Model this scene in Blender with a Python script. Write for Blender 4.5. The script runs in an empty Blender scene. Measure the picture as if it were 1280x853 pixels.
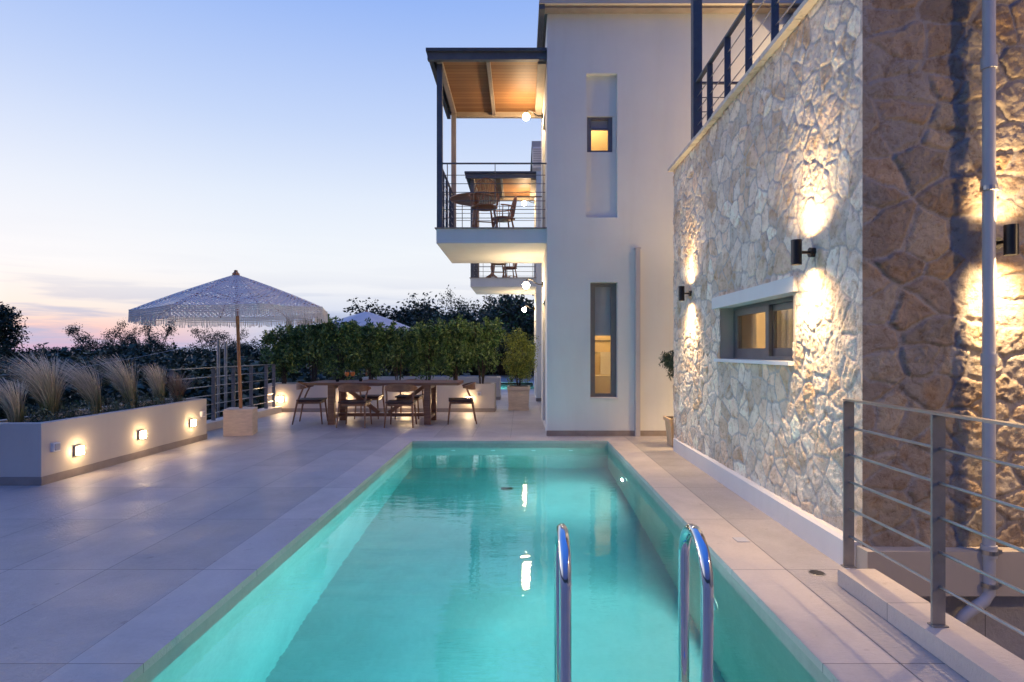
import bpy, bmesh, math, random
import numpy as np
from mathutils import Vector, Matrix, Euler
R = math.radians
sc = bpy.context.scene
col = sc.collection
random.seed(7)

# ------------------------------------------------------------------ camera
cam_d = bpy.data.cameras.new('camera')
cam = bpy.data.objects.new('camera', cam_d); col.objects.link(cam)
cam.location = (0, 0, 1.35); cam.rotation_euler = (R(90), 0, 0)
cam_d.sensor_width = 36; cam_d.lens = 740 / 1280 * 36
cam_d.shift_x = -0.0086; cam_d.shift_y = 0.0098
cam_d.clip_start = 0.05; cam_d.clip_end = 20000
sc.camera = cam

# ------------------------------------------------------------------ render / exposure
sc.render.engine = 'CYCLES'
cy = sc.cycles
cy.use_denoising = True
try: cy.denoiser = 'OPENIMAGEDENOISE'
except Exception: pass
cy.max_bounces = 8; cy.diffuse_bounces = 4; cy.glossy_bounces = 4; cy.transmission_bounces = 6
cy.transparent_max_bounces = 12; cy.volume_bounces = 0
cy.sample_clamp_indirect = 4.0; cy.sample_clamp_direct = 0
cy.caustics_refractive = True; cy.caustics_reflective = True; cy.blur_glossy = 0.5
cy.use_adaptive_sampling = True; cy.adaptive_threshold = 0.02
vs = sc.view_settings
vs.view_transform = 'Standard'; vs.look = 'None'; vs.exposure = 0.0; vs.gamma = 1.0
vs.use_curve_mapping = False

# ------------------------------------------------------------------ world: dusk sky
def lin(c):
    return tuple(((v / 255) / 12.92 if v <= 10 else (((v / 255) + 0.055) / 1.055) ** 2.4) for v in c)
def rgba(c): return (c[0], c[1], c[2], 1)
world = bpy.data.worlds.new('World'); sc.world = world; world.use_nodes = True
wn = world.node_tree; wn.nodes.clear()
def N(nt, t, **kw):
    n = nt.nodes.new(t)
    for k, v in kw.items(): setattr(n, k, v)
    return n
def math_node(nt, op, a, b=None, clamp=False):
    n = N(nt, 'ShaderNodeMath', operation=op); n.use_clamp = clamp
    for i, v in enumerate((a, b)):
        if v is None: continue
        if hasattr(v, 'links'): nt.links.new(v, n.inputs[i])
        else: n.inputs[i].default_value = v
    return n.outputs[0]
def ramp(nt, fac, stops, interp='LINEAR'):
    n = N(nt, 'ShaderNodeValToRGB'); n.color_ramp.interpolation = interp
    e = n.color_ramp.elements
    while len(e) < len(stops): e.new(0.5)
    for i, (p, c) in enumerate(stops):
        e[i].position = p; e[i].color = c if len(c) == 4 else rgba(c)
    if fac is not None: nt.links.new(fac, n.inputs[0])
    return n.outputs[0]
def mix(nt, fac, a, b, mode='MIX'):
    n = N(nt, 'ShaderNodeMix', data_type='RGBA', blend_type=mode)
    for s, v in ((n.inputs[0], fac), (n.inputs[6], a), (n.inputs[7], b)):
        if hasattr(v, 'links'): nt.links.new(v, s)
        elif isinstance(v, (tuple, list)): s.default_value = rgba(v)
        else: s.default_value = v
    return n.outputs[2]
def build_world():
    nt = wn
    tc = N(nt, 'ShaderNodeTexCoord'); sep = N(nt, 'ShaderNodeSeparateXYZ')
    nt.links.new(tc.outputs['Generated'], sep.inputs[0])
    x, y, z = sep.outputs
    zz = math_node(nt, 'MAXIMUM', z, 0.0)
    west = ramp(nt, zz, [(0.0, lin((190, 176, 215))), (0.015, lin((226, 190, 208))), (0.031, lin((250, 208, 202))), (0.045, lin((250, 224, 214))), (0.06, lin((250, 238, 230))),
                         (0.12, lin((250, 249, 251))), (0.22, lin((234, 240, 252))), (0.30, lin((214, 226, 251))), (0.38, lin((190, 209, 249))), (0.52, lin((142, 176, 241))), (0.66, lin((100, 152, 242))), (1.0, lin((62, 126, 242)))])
    north = ramp(nt, zz, [(0.0, lin((185, 200, 228))), (0.05, lin((205, 215, 238))), (0.1, lin((240, 242, 248))), (0.16, lin((240, 245, 252))), (0.24, lin((226, 236, 252))),
                          (0.34, lin((198, 216, 250))), (0.5, lin((152, 184, 246))), (0.66, lin((100, 152, 242))), (1.0, lin((62, 126, 242)))])
    east = ramp(nt, zz, [(0.0, lin((56, 74, 128))), (0.15, lin((62, 84, 150))), (0.5, lin((58, 100, 196))), (1.0, lin((62, 126, 242)))])
    # azimuth weights
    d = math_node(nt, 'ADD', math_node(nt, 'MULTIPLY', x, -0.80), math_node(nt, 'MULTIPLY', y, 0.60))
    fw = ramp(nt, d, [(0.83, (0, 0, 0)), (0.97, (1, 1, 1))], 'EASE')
    f2 = math_node(nt, 'ADD', math_node(nt, 'MULTIPLY', y, 0.75), math_node(nt, 'MULTIPLY', x, -0.45))
    fe = ramp(nt, math_node(nt, 'MULTIPLY_ADD', f2, 0.5), [(0.30, (1, 1, 1)), (0.62, (0, 0, 0))], 'EASE')
    fe.node.inputs[0].links[0].from_node.inputs[2].default_value = 0.5
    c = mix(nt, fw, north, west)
    # thin dusk clouds, low over the horizon
    comb = N(nt, 'ShaderNodeCombineXYZ')
    nt.links.new(math_node(nt, 'MULTIPLY', x, 3.2), comb.inputs[0]); nt.links.new(math_node(nt, 'MULTIPLY', y, 3.2), comb.inputs[1])
    nt.links.new(math_node(nt, 'MULTIPLY', z, 38.0), comb.inputs[2])
    ns = N(nt, 'ShaderNodeTexNoise'); ns.inputs['Scale'].default_value = 1.15; ns.inputs['Detail'].default_value = 5; ns.inputs['Roughness'].default_value = 0.52
    ns.inputs['Distortion'].default_value = 0.35
    nt.links.new(comb.outputs[0], ns.inputs['Vector'])
    cm = ramp(nt, ns.outputs[0], [(0.44, (0, 0, 0)), (0.60, (1, 1, 1))], 'EASE')
    band = ramp(nt, zz, [(0.0, (.75, .75, .75)), (0.04, (.9, .9, .9)), (0.07, (.45, .45, .45)), (0.12, (0.05, 0.05, 0.05)), (0.2, (0, 0, 0))])
    c = mix(nt, math_node(nt, 'MULTIPLY', cm, band), c, lin((172, 186, 220)))
    c = mix(nt, fe, c, east)
    # afterglow of the sunken sun, to the left of the picture
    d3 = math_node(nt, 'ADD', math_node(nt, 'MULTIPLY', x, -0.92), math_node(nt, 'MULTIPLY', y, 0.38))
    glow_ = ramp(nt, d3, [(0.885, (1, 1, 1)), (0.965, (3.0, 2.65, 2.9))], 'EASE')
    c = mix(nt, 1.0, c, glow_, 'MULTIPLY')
    sky = N(nt, 'ShaderNodeTexSky', sky_type='NISHITA'); sky.sun_disc = False
    sky.sun_elevation = R(0.5); sky.sun_rotation = R(-53)
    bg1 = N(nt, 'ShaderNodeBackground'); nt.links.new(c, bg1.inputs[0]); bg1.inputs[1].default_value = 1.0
    bg2 = N(nt, 'ShaderNodeBackground'); nt.links.new(sky.outputs[0], bg2.inputs[0]); bg2.inputs[1].default_value = 0.012
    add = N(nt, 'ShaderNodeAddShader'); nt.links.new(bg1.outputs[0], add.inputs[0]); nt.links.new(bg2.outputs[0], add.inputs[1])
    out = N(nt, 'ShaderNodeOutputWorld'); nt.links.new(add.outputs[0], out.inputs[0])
build_world()

# ------------------------------------------------------------------ material helpers
def new_mat(name):
    m = bpy.data.materials.new(name); m.use_nodes = True
    nt = m.node_tree; b = nt.nodes['Principled BSDF']
    return m, nt, b
def coords(nt, scale=(1, 1, 1), kind='Object'):
    tc = N(nt, 'ShaderNodeTexCoord'); mp = N(nt, 'ShaderNodeMapping')
    nt.links.new(tc.outputs[kind], mp.inputs[0]); mp.inputs['Scale'].default_value = scale
    return mp.outputs[0]
def noise(nt, vec, scale, detail=4, rough=0.55, dist=0.0):
    n = N(nt, 'ShaderNodeTexNoise'); nt.links.new(vec, n.inputs['Vector'])
    n.inputs['Scale'].default_value = scale; n.inputs['Detail'].default_value = detail
    n.inputs['Roughness'].default_value = rough; n.inputs['Distortion'].default_value = dist
    return n.outputs[0]
def bump(nt, b, h, strength=0.3, dist=0.01, prev=None):
    n = N(nt, 'ShaderNodeBump'); nt.links.new(h, n.inputs['Height'])
    n.inputs['Strength'].default_value = strength; n.inputs['Distance'].default_value = dist
    if prev is not None: nt.links.new(prev, n.inputs['Normal'])
    if b is not None: nt.links.new(n.outputs[0], b.inputs['Normal'])
    return n.outputs[0]
def basic(name, c, rough=0.6, metal=0.0, var=0.12, vscale=6, bscale=60, bstr=0.15, bdist=0.004, spec=0.5, stretch=(1, 1, 1)):
    m, nt, b = new_mat(name)
    v = coords(nt, stretch)
    n1 = noise(nt, v, vscale, 5, 0.6)
    lo = tuple(x * (1 - var) for x in c); hi = tuple(min(1, x * (1 + var)) for x in c)
    nt.links.new(ramp(nt, n1, [(0.3, lo), (0.7, hi)]), b.inputs['Base Color'])
    b.inputs['Roughness'].default_value = rough; b.inputs['Metallic'].default_value = metal
    b.inputs['Specular IOR Level'].default_value = spec
    if bstr: bump(nt, b, noise(nt, v, bscale, 3, 0.6), bstr, bdist)
    return m
def glow(name, c, s):
    m = bpy.data.materials.new(name); m.use_nodes = True; nt = m.node_tree; nt.nodes.clear()
    e = N(nt, 'ShaderNodeEmission'); e.inputs[0].default_value = rgba(c); e.inputs[1].default_value = s
    o = N(nt, 'ShaderNodeOutputMaterial'); nt.links.new(e.outputs[0], o.inputs[0]); return m
WARM = (1.0, 0.68, 0.36)
def wood_mat(name, c1, c2, rough=0.5, scale=(1, 14, 14)):
    m, nt, b = new_mat(name); v = coords(nt, scale)
    n1 = noise(nt, v, 2.2, 6, 0.65, 0.6)
    nt.links.new(ramp(nt, n1, [(0.3, c1), (0.7, c2)]), b.inputs['Base Color'])
    b.inputs['Roughness'].default_value = rough
    bump(nt, b, n1, 0.2, 0.003); return m
M = {}
# plaster with faint unevenness and weather marks
def plaster(name, c, var=0.05):
    m, nt, b = new_mat(name); v = coords(nt)
    n1 = noise(nt, v, 1.1, 5, 0.6); n2 = noise(nt, coords(nt, (3, 3, 0.35)), 1.5, 5, 0.6)
    lo = tuple(x * (1 - var) for x in c); hi = tuple(min(1, x * (1 + var)) for x in c)
    base = ramp(nt, n1, [(0.3, lo), (0.7, hi)])
    st = ramp(nt, n2, [(0.5, (1, 1, 1)), (0.85, (0.95, 0.945, 0.93))])
    nt.links.new(mix(nt, 1.0, base, st, 'MULTIPLY'), b.inputs['Base Color'])
    b.inputs['Roughness'].default_value = 0.85; b.inputs['Specular IOR Level'].default_value = 0.25
    f = noise(nt, v, 170, 3, 0.7); g = noise(nt, v, 3.5, 4, 0.55)
    bump(nt, b, f, 0.3, 0.003, bump(nt, None, g, 0.25, 0.02)); return m
M['plaster'] = plaster('white_plaster', (0.79, 0.80, 0.73), 0.03)
M['plaster_cream'] = plaster('cream_plaster', (0.62, 0.56, 0.47))
M['plinth'] = plaster('plinth_render', (0.74, 0.71, 0.66))
M['band'] = plaster('beige_band', (0.50, 0.43, 0.34), 0.08)
M['steel'] = basic('blue_grey_paint', (0.115, 0.12, 0.125), 0.5, 0.0, 0.12, 8, 90, 0.06)
M['galv'] = basic('brushed_steel_rail', (0.42, 0.41, 0.40), 0.34, 0.9, 0.15, 10, 120, 0.1)
M['post'] = basic('taupe_metal_paint', (0.27, 0.245, 0.21), 0.42, 0.2, 0.15, 10, 90, 0.1)
M['black'] = basic('black_metal', (0.012, 0.012, 0.013), 0.4, 0.2, 0.2, 10, 90, 0.05)
M['chrome'] = basic('polished_steel', (0.78, 0.78, 0.79), 0.07, 1.0, 0.04, 5, 40, 0.0)
M['frame'] = basic('grey_window_frame', (0.18, 0.175, 0.17), 0.4, 0.3, 0.08, 8, 90, 0.05)
M['white'] = basic('white_enamel', (0.78, 0.77, 0.75), 0.4, 0, 0.04, 8, 60, 0.05)
M['pipe'] = basic('grey_white_pvc', (0.50, 0.49, 0.49), 0.45, 0, 0.06, 5, 60, 0.05)
M['soil'] = basic('dark_soil', (0.05, 0.037, 0.025), 0.95, 0, 0.5, 25, 60, 0.8, 0.03)
M['teak'] = wood_mat('teak', (0.19, 0.088, 0.045), (0.34, 0.17, 0.088), 0.45)
M['darkseat'] = basic('dark_wood_seat', (0.075, 0.035, 0.022), 0.5, 0, 0.3, 12, 60, 0.1)
M['pine'] = wood_mat('golden_wood', (0.30, 0.12, 0.045), (0.46, 0.20, 0.08), 0.4)
M['pole_wood'] = wood_mat('umbrella_pole_wood', (0.30, 0.13, 0.05), (0.44, 0.21, 0.09), 0.45, (14, 14, 1))
M['tile_dark'] = basic('grey_roof_edge', (0.10, 0.105, 0.11), 0.6, 0.2, 0.2, 6, 60, 0.1)
M['terracotta'] = basic('beige_clay_pot', (0.66, 0.48, 0.28), 0.75, 0, 0.15, 8, 70, 0.2)
M['bark'] = basic('bark', (0.09, 0.065, 0.045), 0.9, 0, 0.4, 14, 40, 0.8, 0.02)
M['skirt'] = basic('stone_skirting', (0.30, 0.255, 0.215), 0.55, 0, 0.15, 5, 80, 0.15)
M['travertine'] = basic('travertine_block', (0.60, 0.49, 0.38), 0.7, 0, 0.15, 7, 50, 0.3, 0.006, stretch=(1, 1, 4))
def glass(name, tint=(1, 1, 1), rough=0.0):
    m = bpy.data.materials.new(name); m.use_nodes = True; nt = m.node_tree; nt.nodes.clear()
    t = N(nt, 'ShaderNodeBsdfTransparent'); t.inputs[0].default_value = rgba(tint)
    g = N(nt, 'ShaderNodeBsdfGlossy'); g.inputs['Roughness'].default_value = rough
    fr = N(nt, 'ShaderNodeFresnel'); fr.inputs[0].default_value = 1.5; ge = N(nt, 'ShaderNodeNewGeometry')
    ff = math_node(nt, 'MULTIPLY', fr.outputs[0], math_node(nt, 'SUBTRACT', 1.0, ge.outputs['Backfacing']))
    mx = N(nt, 'ShaderNodeMixShader'); nt.links.new(ff, mx.inputs[0]); nt.links.new(t.outputs[0], mx.inputs[1]); nt.links.new(g.outputs[0], mx.inputs[2])
    o = N(nt, 'ShaderNodeOutputMaterial'); nt.links.new(mx.outputs[0], o.inputs[0]); return m
M['glass'] = glass('window_glass', (0.92, 0.93, 0.93))
M['drink'] = basic('orange_spritz', (0.85, 0.28, 0.06), 0.1, 0, 0.1, 10, 60, 0)
def planks():
    m, nt, b = new_mat('varnished_plank_ceiling'); v = coords(nt)
    sep = N(nt, 'ShaderNodeSeparateXYZ'); nt.links.new(v, sep.inputs[0])
    y = math_node(nt, 'MULTIPLY', sep.outputs[1], 1 / 0.11)
    fr = math_node(nt, 'FRACT', y); fl = math_node(nt, 'FLOOR', y)
    wn_ = N(nt, 'ShaderNodeTexWhiteNoise', noise_dimensions='1D'); nt.links.new(fl, wn_.inputs['W'])
    n1 = noise(nt, coords(nt, (1.2, 16, 16)), 2, 5, 0.6, 0.4)
    t = math_node(nt, 'ADD', math_node(nt, 'MULTIPLY', wn_.outputs[0], 0.4), math_node(nt, 'MULTIPLY', n1, 0.6))
    c = ramp(nt, t, [(0.2, (0.27, 0.125, 0.045)), (0.8, (0.42, 0.21, 0.08))])
    gap = ramp(nt, fr, [(0.0, (0, 0, 0)), (0.05, (1, 1, 1)), (0.95, (1, 1, 1)), (1.0, (0, 0, 0))])
    nt.links.new(mix(nt, gap, (0.05, 0.022, 0.01), c), b.inputs['Base Color'])
    b.inputs['Roughness'].default_value = 0.62; bump(nt, b, gap, 0.6, 0.006); return m
M['planks'] = planks()
def paving(name, c1, c2, tx, ty, ox, oy, joint=0.0055, rough=0.42, tex=1.0):
    """large format stone tiles laid in line; joints at ox + k*tx and oy + k*ty"""
    m, nt, b = new_mat(name); v = coords(nt)
    sep = N(nt, 'ShaderNodeSeparateXYZ'); nt.links.new(v, sep.inputs[0])
    ux = math_node(nt, 'MULTIPLY', math_node(nt, 'SUBTRACT', sep.outputs[0], ox), 1 / tx)
    uy = math_node(nt, 'MULTIPLY', math_node(nt, 'SUBTRACT', sep.outputs[1], oy), 1 / ty)
    def edge(u, t):
        f = math_node(nt, 'FRACT', u)
        g = math_node(nt, 'MINIMUM', f, math_node(nt, 'SUBTRACT', 1.0, f))
        return math_node(nt, 'GREATER_THAN', math_node(nt, 'MULTIPLY', g, t), joint / 2)
    e = math_node(nt, 'MULTIPLY', edge(ux, tx), edge(uy, ty))
    cb = N(nt, 'ShaderNodeCombineXYZ'); nt.links.new(math_node(nt, 'FLOOR', ux), cb.inputs[0]); nt.links.new(math_node(nt, 'FLOOR', uy), cb.inputs[1])
    wn_ = N(nt, 'ShaderNodeTexWhiteNoise', noise_dimensions='3D'); nt.links.new(cb.outputs[0], wn_.inputs['Vector'])
    n1 = noise(nt, v, 3.0, 6, 0.65, 0.5); n2 = noise(nt, v, 45, 4, 0.6)
    t = math_node(nt, 'ADD', math_node(nt, 'MULTIPLY', n1, 0.55), math_node(nt, 'MULTIPLY', wn_.outputs[0], 0.30))
    t = math_node(nt, 'ADD', t, math_node(nt, 'MULTIPLY', n2, 0.30))
    c = ramp(nt, t, [(0.3, c1), (0.75, c2)])
    wear = ramp(nt, noise(nt, v, 0.9, 6, 0.68, 0.8), [(0.34, (0.88, 0.88, 0.87)), (0.50, (1, 1, 1)), (0.72, (1.05, 1.05, 1.05))])
    spots = ramp(nt, noise(nt, v, 11, 2, 0.5), [(0.24, (0.78, 0.76, 0.74)), (0.31, (1, 1, 1))])
    c = mix(nt, 1.0, mix(nt, 1.0, c, wear, 'MULTIPLY'), spots, 'MULTIPLY')
    nt.links.new(mix(nt, e, tuple(x * 0.45 for x in c1), c), b.inputs['Base Color'])
    rr = ramp(nt, noise(nt, v, 1.7, 5, 0.65), [(0.3, (rough * 0.78,) * 3), (0.7, (rough * 1.4,) * 3)]); nt.links.new(rr, b.inputs['Roughness'])
    b.inputs['Specular IOR Level'].default_value = 0.55
    v2 = coords(nt, (1.0, 2.6, 1))
    s1 = noise(nt, v2, 22, 5, 0.68, 0.8)
    nb = bump(nt, None, s1, tex, 0.022 * tex)
    bump(nt, b, e, 0.6, 0.003, nb); return m
TX, TY = 0.60, 1.10
M['deck'] = paving('stone_tile_deck', (0.34, 0.312, 0.288), (0.48, 0.44, 0.407), TX, TY, -1.96, 4.757, tex=0.7)
M['coping'] = paving('limestone_coping', (0.49, 0.43, 0.375), (0.62, 0.55, 0.48), 50, 1.10, -30, 4.757, rough=0.5, tex=0.55)

# ------------------------------------------------------------------ object helpers
ORG = {}
def tag(o, label=None, cat=None, group=None, kind=None):
    if label: o['label'] = label
    if cat: o['category'] = cat
    if group: o['group'] = group
    if kind: o['kind'] = kind
    return o
def thing(name, label, cat, loc=(0, 0, 0), group=None, rz=0):
    o = bpy.data.objects.new(name, None); col.objects.link(o); o.location = loc; o.rotation_euler = (0, 0, rz)
    o.empty_display_size = 0.2
    ORG[o.name] = Vector(loc); return tag(o, label, cat, group)
def link(name, me, mat, parent=None, smooth=False):
    if mat is not None: me.materials.append(mat)
    o = bpy.data.objects.new(name, me); col.objects.link(o)
    if parent is not None:
        o.parent = parent; W = ORG.get(parent.name, Vector((0, 0, 0)))
        me.transform(Matrix.Translation(-W)); ORG[o.name] = W
    else: ORG[o.name] = Vector((0, 0, 0))
    if smooth:
        me.polygons.foreach_set('use_smooth', [True] * len(me.polygons)); me.update()
    return o
def obj(name, bm, mat, parent=None, smooth=False, bevel=0.0):
    if bevel:
        es = [e for e in bm.edges if len(e.link_faces) == 2 and e.calc_face_angle(0) > 0.6]
        bmesh.ops.bevel(bm, geom=es, offset=bevel, segments=2, profile=0.5, affect='EDGES', clamp_overlap=True)
    bmesh.ops.recalc_face_normals(bm, faces=bm.faces[:])
    me = bpy.data.meshes.new(name); bm.to_mesh(me); bm.free()
    o = link(name, me, mat, parent)
    if smooth or bevel:
        me.polygons.foreach_set('use_smooth', [True] * len(me.polygons))
        try: me.set_sharp_from_angle(angle=R(35))
        except Exception: pass
        me.update()
    return o
def top(o, label, cat, group=None):     # single-mesh thing: put its origin at its base centre
    me = o.data; n = len(me.vertices); a = np.empty(n * 3); me.vertices.foreach_get('co', a); a = a.reshape(-1, 3)
    c = Vector(((a[:, 0].min() + a[:, 0].max()) / 2, (a[:, 1].min() + a[:, 1].max()) / 2, a[:, 2].min()))
    me.transform(Matrix.Translation(-c)); o.location = c
    return tag(o, label, cat, group)
def box(bm, x0, x1, y0, y1, z0, z1, mx=None):
    vs_ = [bm.verts.new(p) for p in ((x0, y0, z0), (x1, y0, z0), (x1, y1, z0), (x0, y1, z0), (x0, y0, z1), (x1, y0, z1), (x1, y1, z1), (x0, y1, z1))]
    for f in ((3, 2, 1, 0), (4, 5, 6, 7), (0, 1, 5, 4), (1, 2, 6, 5), (2, 3, 7, 6), (3, 0, 4, 7)): bm.faces.new([vs_[i] for i in f])
    if mx is not None:
        for v in vs_: v.co = mx @ v.co
    return bm
def B(*a): return box(bmesh.new(), *a)
def tube(bm, pts, rad, n=10, caps=True):
    pts = [Vector(p) for p in pts]; rs = rad if isinstance(rad, (list, tuple)) else [rad] * len(pts)
    rings = []; up = None
    for i, p in enumerate(pts):
        t = (pts[min(i + 1, len(pts) - 1)] - pts[max(i - 1, 0)]).normalized()
        if up is None:
            up = Vector((0, 0, 1)) if abs(t.z) < 0.9 else Vector((1, 0, 0))
        a = (up - t * up.dot(t)).normalized(); b_ = t.cross(a); up = a
        rings.append([bm.verts.new(p + (a * math.cos(k * 2 * math.pi / n) + b_ * math.sin(k * 2 * math.pi / n)) * rs[i]) for k in range(n)])
    for r0, r1 in zip(rings, rings[1:]):
        for k in range(n): bm.faces.new((r0[k], r0[(k + 1) % n], r1[(k + 1) % n], r1[k]))
    if caps: bm.faces.new(rings[0][::-1]); bm.faces.new(rings[-1])
    return bm
def lathe(bm, prof, c=(0, 0, 0), n=20):
    rings = []
    for r, z in prof:
        if r < 1e-5: rings.append([bm.verts.new((c[0], c[1], c[2] + z))])
        else: rings.append([bm.verts.new((c[0] + r * math.cos(k * 2 * math.pi / n), c[1] + r * math.sin(k * 2 * math.pi / n), c[2] + z)) for k in range(n)])
    for a, b_ in zip(rings, rings[1:]):
        for k in range(n):
            k2 = (k + 1) % n
            q = [a[k % len(a)], a[k2 % len(a)], b_[k2 % len(b_)], b_[k % len(b_)]]
            u = []
            for v in q:
                if v not in u: u.append(v)
            if len(u) > 2:
                try: bm.faces.new(u)
                except ValueError: pass
    return bm
def loft(bm, secs):      # list of rectangular sections (cx, cy, z, hx, hy)
    rings = [[bm.verts.new((cx + sx * hx, cy_ + sy * hy, z)) for sx, sy in ((-1, -1), (1, -1), (1, 1), (-1, 1))] for cx, cy_, z, hx, hy in secs]
    for a, b_ in zip(rings, rings[1:]):
        for k in range(4): bm.faces.new((a[k], a[(k + 1) % 4], b_[(k + 1) % 4], b_[k]))
    bm.faces.new(rings[0][::-1]); bm.faces.new(rings[-1]); return bm
def bar(bm, p0, p1, w, t, up=(0, 0, 1)):     # rectangular bar between two points
    p0, p1 = Vector(p0), Vector(p1); d = (p1 - p0); L = d.length; d.normalize()
    u = Vector(up); s = d.cross(u)
    if s.length < 1e-4: s = d.cross(Vector((0, 1, 0)))
    s.normalize(); u = s.cross(d).normalized()
    mx = Matrix.Translation(p0) @ Matrix((s, d, u)).transposed().to_4x4()
    return box(bm, -w / 2, w / 2, 0, L, -t / 2, t / 2, mx)
def dup(root, loc, rz=0, label=None, group=None):
    r = root.copy(); col.objects.link(r); r.location = loc; r.rotation_euler = (0, 0, rz)
    if label: r['label'] = label
    if group: r['group'] = group
    for ch in list(root.children):
        c = ch.copy(); col.objects.link(c); c.parent = r
        for g in list(ch.children):
            d = g.copy(); col.objects.link(d); d.parent = c
    return r
def lamp(name, kind, loc, energy, color=WARM, radius=0.03, parent=None, rot=None, **kw):
    d = bpy.data.lights.new(name, kind); d.energy = energy; d.color = color
    if kind in ('POINT', 'SPOT'): d.shadow_soft_size = radius
    for k, v in kw.items(): setattr(d, k, v)
    o = bpy.data.objects.new(name, d); col.objects.link(o)
    if parent is not None: o.parent = parent; loc = Vector(loc) - ORG.get(parent.name, Vector((0, 0, 0)))
    o.location = loc
    if rot is not None: o.rotation_euler = rot
    return o
def sheet(bm, pts): bm.faces.new([bm.verts.new(p) for p in pts]); return bm
# ================================================================== THE SETTING
PX0, PX1, PY0, PY1 = -1.63, 1.304, 2.20, 8.90       # pool inner edge
WZ = -0.11; FZ = -1.52; CW = 0.33
GZ = -2.6
def grid_minus(xs, ys, solid, z=0.0, zb=GZ):
    bm = bmesh.new(); cache = {}
    def v(x, y, zz):
        k = (round(x, 4), round(y, 4), round(zz, 4))
        if k not in cache: cache[k] = bm.verts.new((x, y, zz))
        return cache[k]
    nx, ny = len(xs) - 1, len(ys) - 1
    s = [[solid((xs[i] + xs[i + 1]) / 2, (ys[j] + ys[j + 1]) / 2) for j in range(ny)] for i in range(nx)]
    for i in range(nx):
        for j in range(ny):
            if not s[i][j]: continue
            a, b, c, d = xs[i], xs[i + 1], ys[j], ys[j + 1]
            bm.faces.new((v(a, c, z), v(b, c, z), v(b, d, z), v(a, d, z)))
            for (ii, jj, p, q) in ((i - 1, j, (a, d), (a, c)), (i + 1, j, (b, c), (b, d)), (i, j - 1, (a, c), (b, c)), (i, j + 1, (b, d), (a, d))):
                if not (0 <= ii < nx and 0 <= jj < ny and s[ii][jj]):
                    bm.faces.new((v(p[0], p[1], z), v(p[0], p[1], zb), v(q[0], q[1], zb), v(q[0], q[1], z)))
    return bm
def deck_solid(x, y):
    if PX0 - CW < x < PX1 + CW and PY0 - CW < y < PY1 + CW: return False
    if x > 2.03 and y < 3.62: return False
    if -3.2 < x < 0.5 and 20.9 < y < 25.5: return False
    return True
dk = grid_minus([-5.56, -3.2, PX0 - CW, 0.5, PX1 + CW, 2.03, 12], [-3, PY0 - CW, 3.62, PY1 + CW, 20.9, 25.5, 33], deck_solid)
tag(obj('pool_deck', dk, M['deck']), kind='structure')
bm = bmesh.new()
box(bm, PX0 - CW, PX0, PY0 - CW, PY1 + CW, -0.04, 0.0)
box(bm, PX1, PX1 + CW, PY0 - CW, PY1 + CW, -0.04, 0.0)
box(bm, PX0, PX1, PY1, PY1 + CW, -0.04, 0.0)
box(bm, PX0, PX1, PY0 - CW, PY0, -0.04, 0.0)
tag(obj('pool_coping', bm, M['coping']), kind='structure')

# pool basin: grey green lining
def lining():
    m, nt, b = new_mat('pool_lining'); v = coords(nt)
    n1 = noise(nt, v, 1.6, 5, 0.6, 0.4); n2 = noise(nt, v, 24, 3, 0.6)
    t = math_node(nt, 'ADD', math_node(nt, 'MULTIPLY', n1, 0.7), math_node(nt, 'MULTIPLY', n2, 0.3))
    nt.links.new(ramp(nt, t, [(0.3, (0.34, 0.35, 0.28)), (0.7, (0.49, 0.495, 0.41))]), b.inputs['Base Color'])
    b.inputs['Roughness'].default_value = 0.7; bump(nt, b, n2, 0.25, 0.006); return m
M['lining'] = lining()
e = 0.004
bm = bmesh.new()
x0, x1, y0, y1 = PX0 - e, PX1 + e, PY0 - e, PY1 + e
sheet(bm, [(x0, y0, FZ), (x1, y0, FZ), (x1, y1, FZ), (x0, y1, FZ)])
sheet(bm, [(x0, y0, FZ), (x0, y1, FZ), (x0, y1, -0.04), (x0, y0, -0.04)])
sheet(bm, [(x1, y0, FZ), (x1, y1, FZ), (x1, y1, -0.04), (x1, y0, -0.04)])
sheet(bm, [(x0, y1, FZ), (x1, y1, FZ), (x1, y1, -0.04), (x0, y1, -0.04)])
sheet(bm, [(x0, y0, FZ), (x1, y0, FZ), (x1, y0, -0.04), (x0, y0, -0.04)])
tag(obj('pool_basin', bm, M['lining']), kind='structure')

def water_mat(name='pool_water', density=0.52):
    m = bpy.data.materials.new(name); m.use_nodes = True; nt = m.node_tree; nt.nodes.clear()
    g = N(nt, 'ShaderNodeBsdfGlass'); g.inputs['IOR'].default_value = 1.333; g.inputs['Roughness'].default_value = 0.025
    v = coords(nt, (0.7, 2.0, 1))
    n1 = noise(nt, v, 3.0, 3, 0.5); n2 = noise(nt, v, 14, 2, 0.5)
    nn = bump(nt, None, n1, 0.22, 0.012); nn = bump(nt, None, n2, 0.30, 0.003, nn)
    nt.links.new(nn, g.inputs['Normal'])
    va = N(nt, 'ShaderNodeVolumeAbsorption'); va.inputs[0].default_value = (0.06, 0.895, 0.96, 1); va.inputs[1].default_value = density
    o = N(nt, 'ShaderNodeOutputMaterial'); nt.links.new(g.outputs[0], o.inputs[0]); nt.links.new(va.outputs[0], o.inputs['Volume']); return m
M['water'] = water_mat()
tag(obj('pool_water', B(x0 - e, x1 + e, y0 - e, y1 + e, FZ - 0.01, WZ), M['water']), kind='structure')

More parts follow.
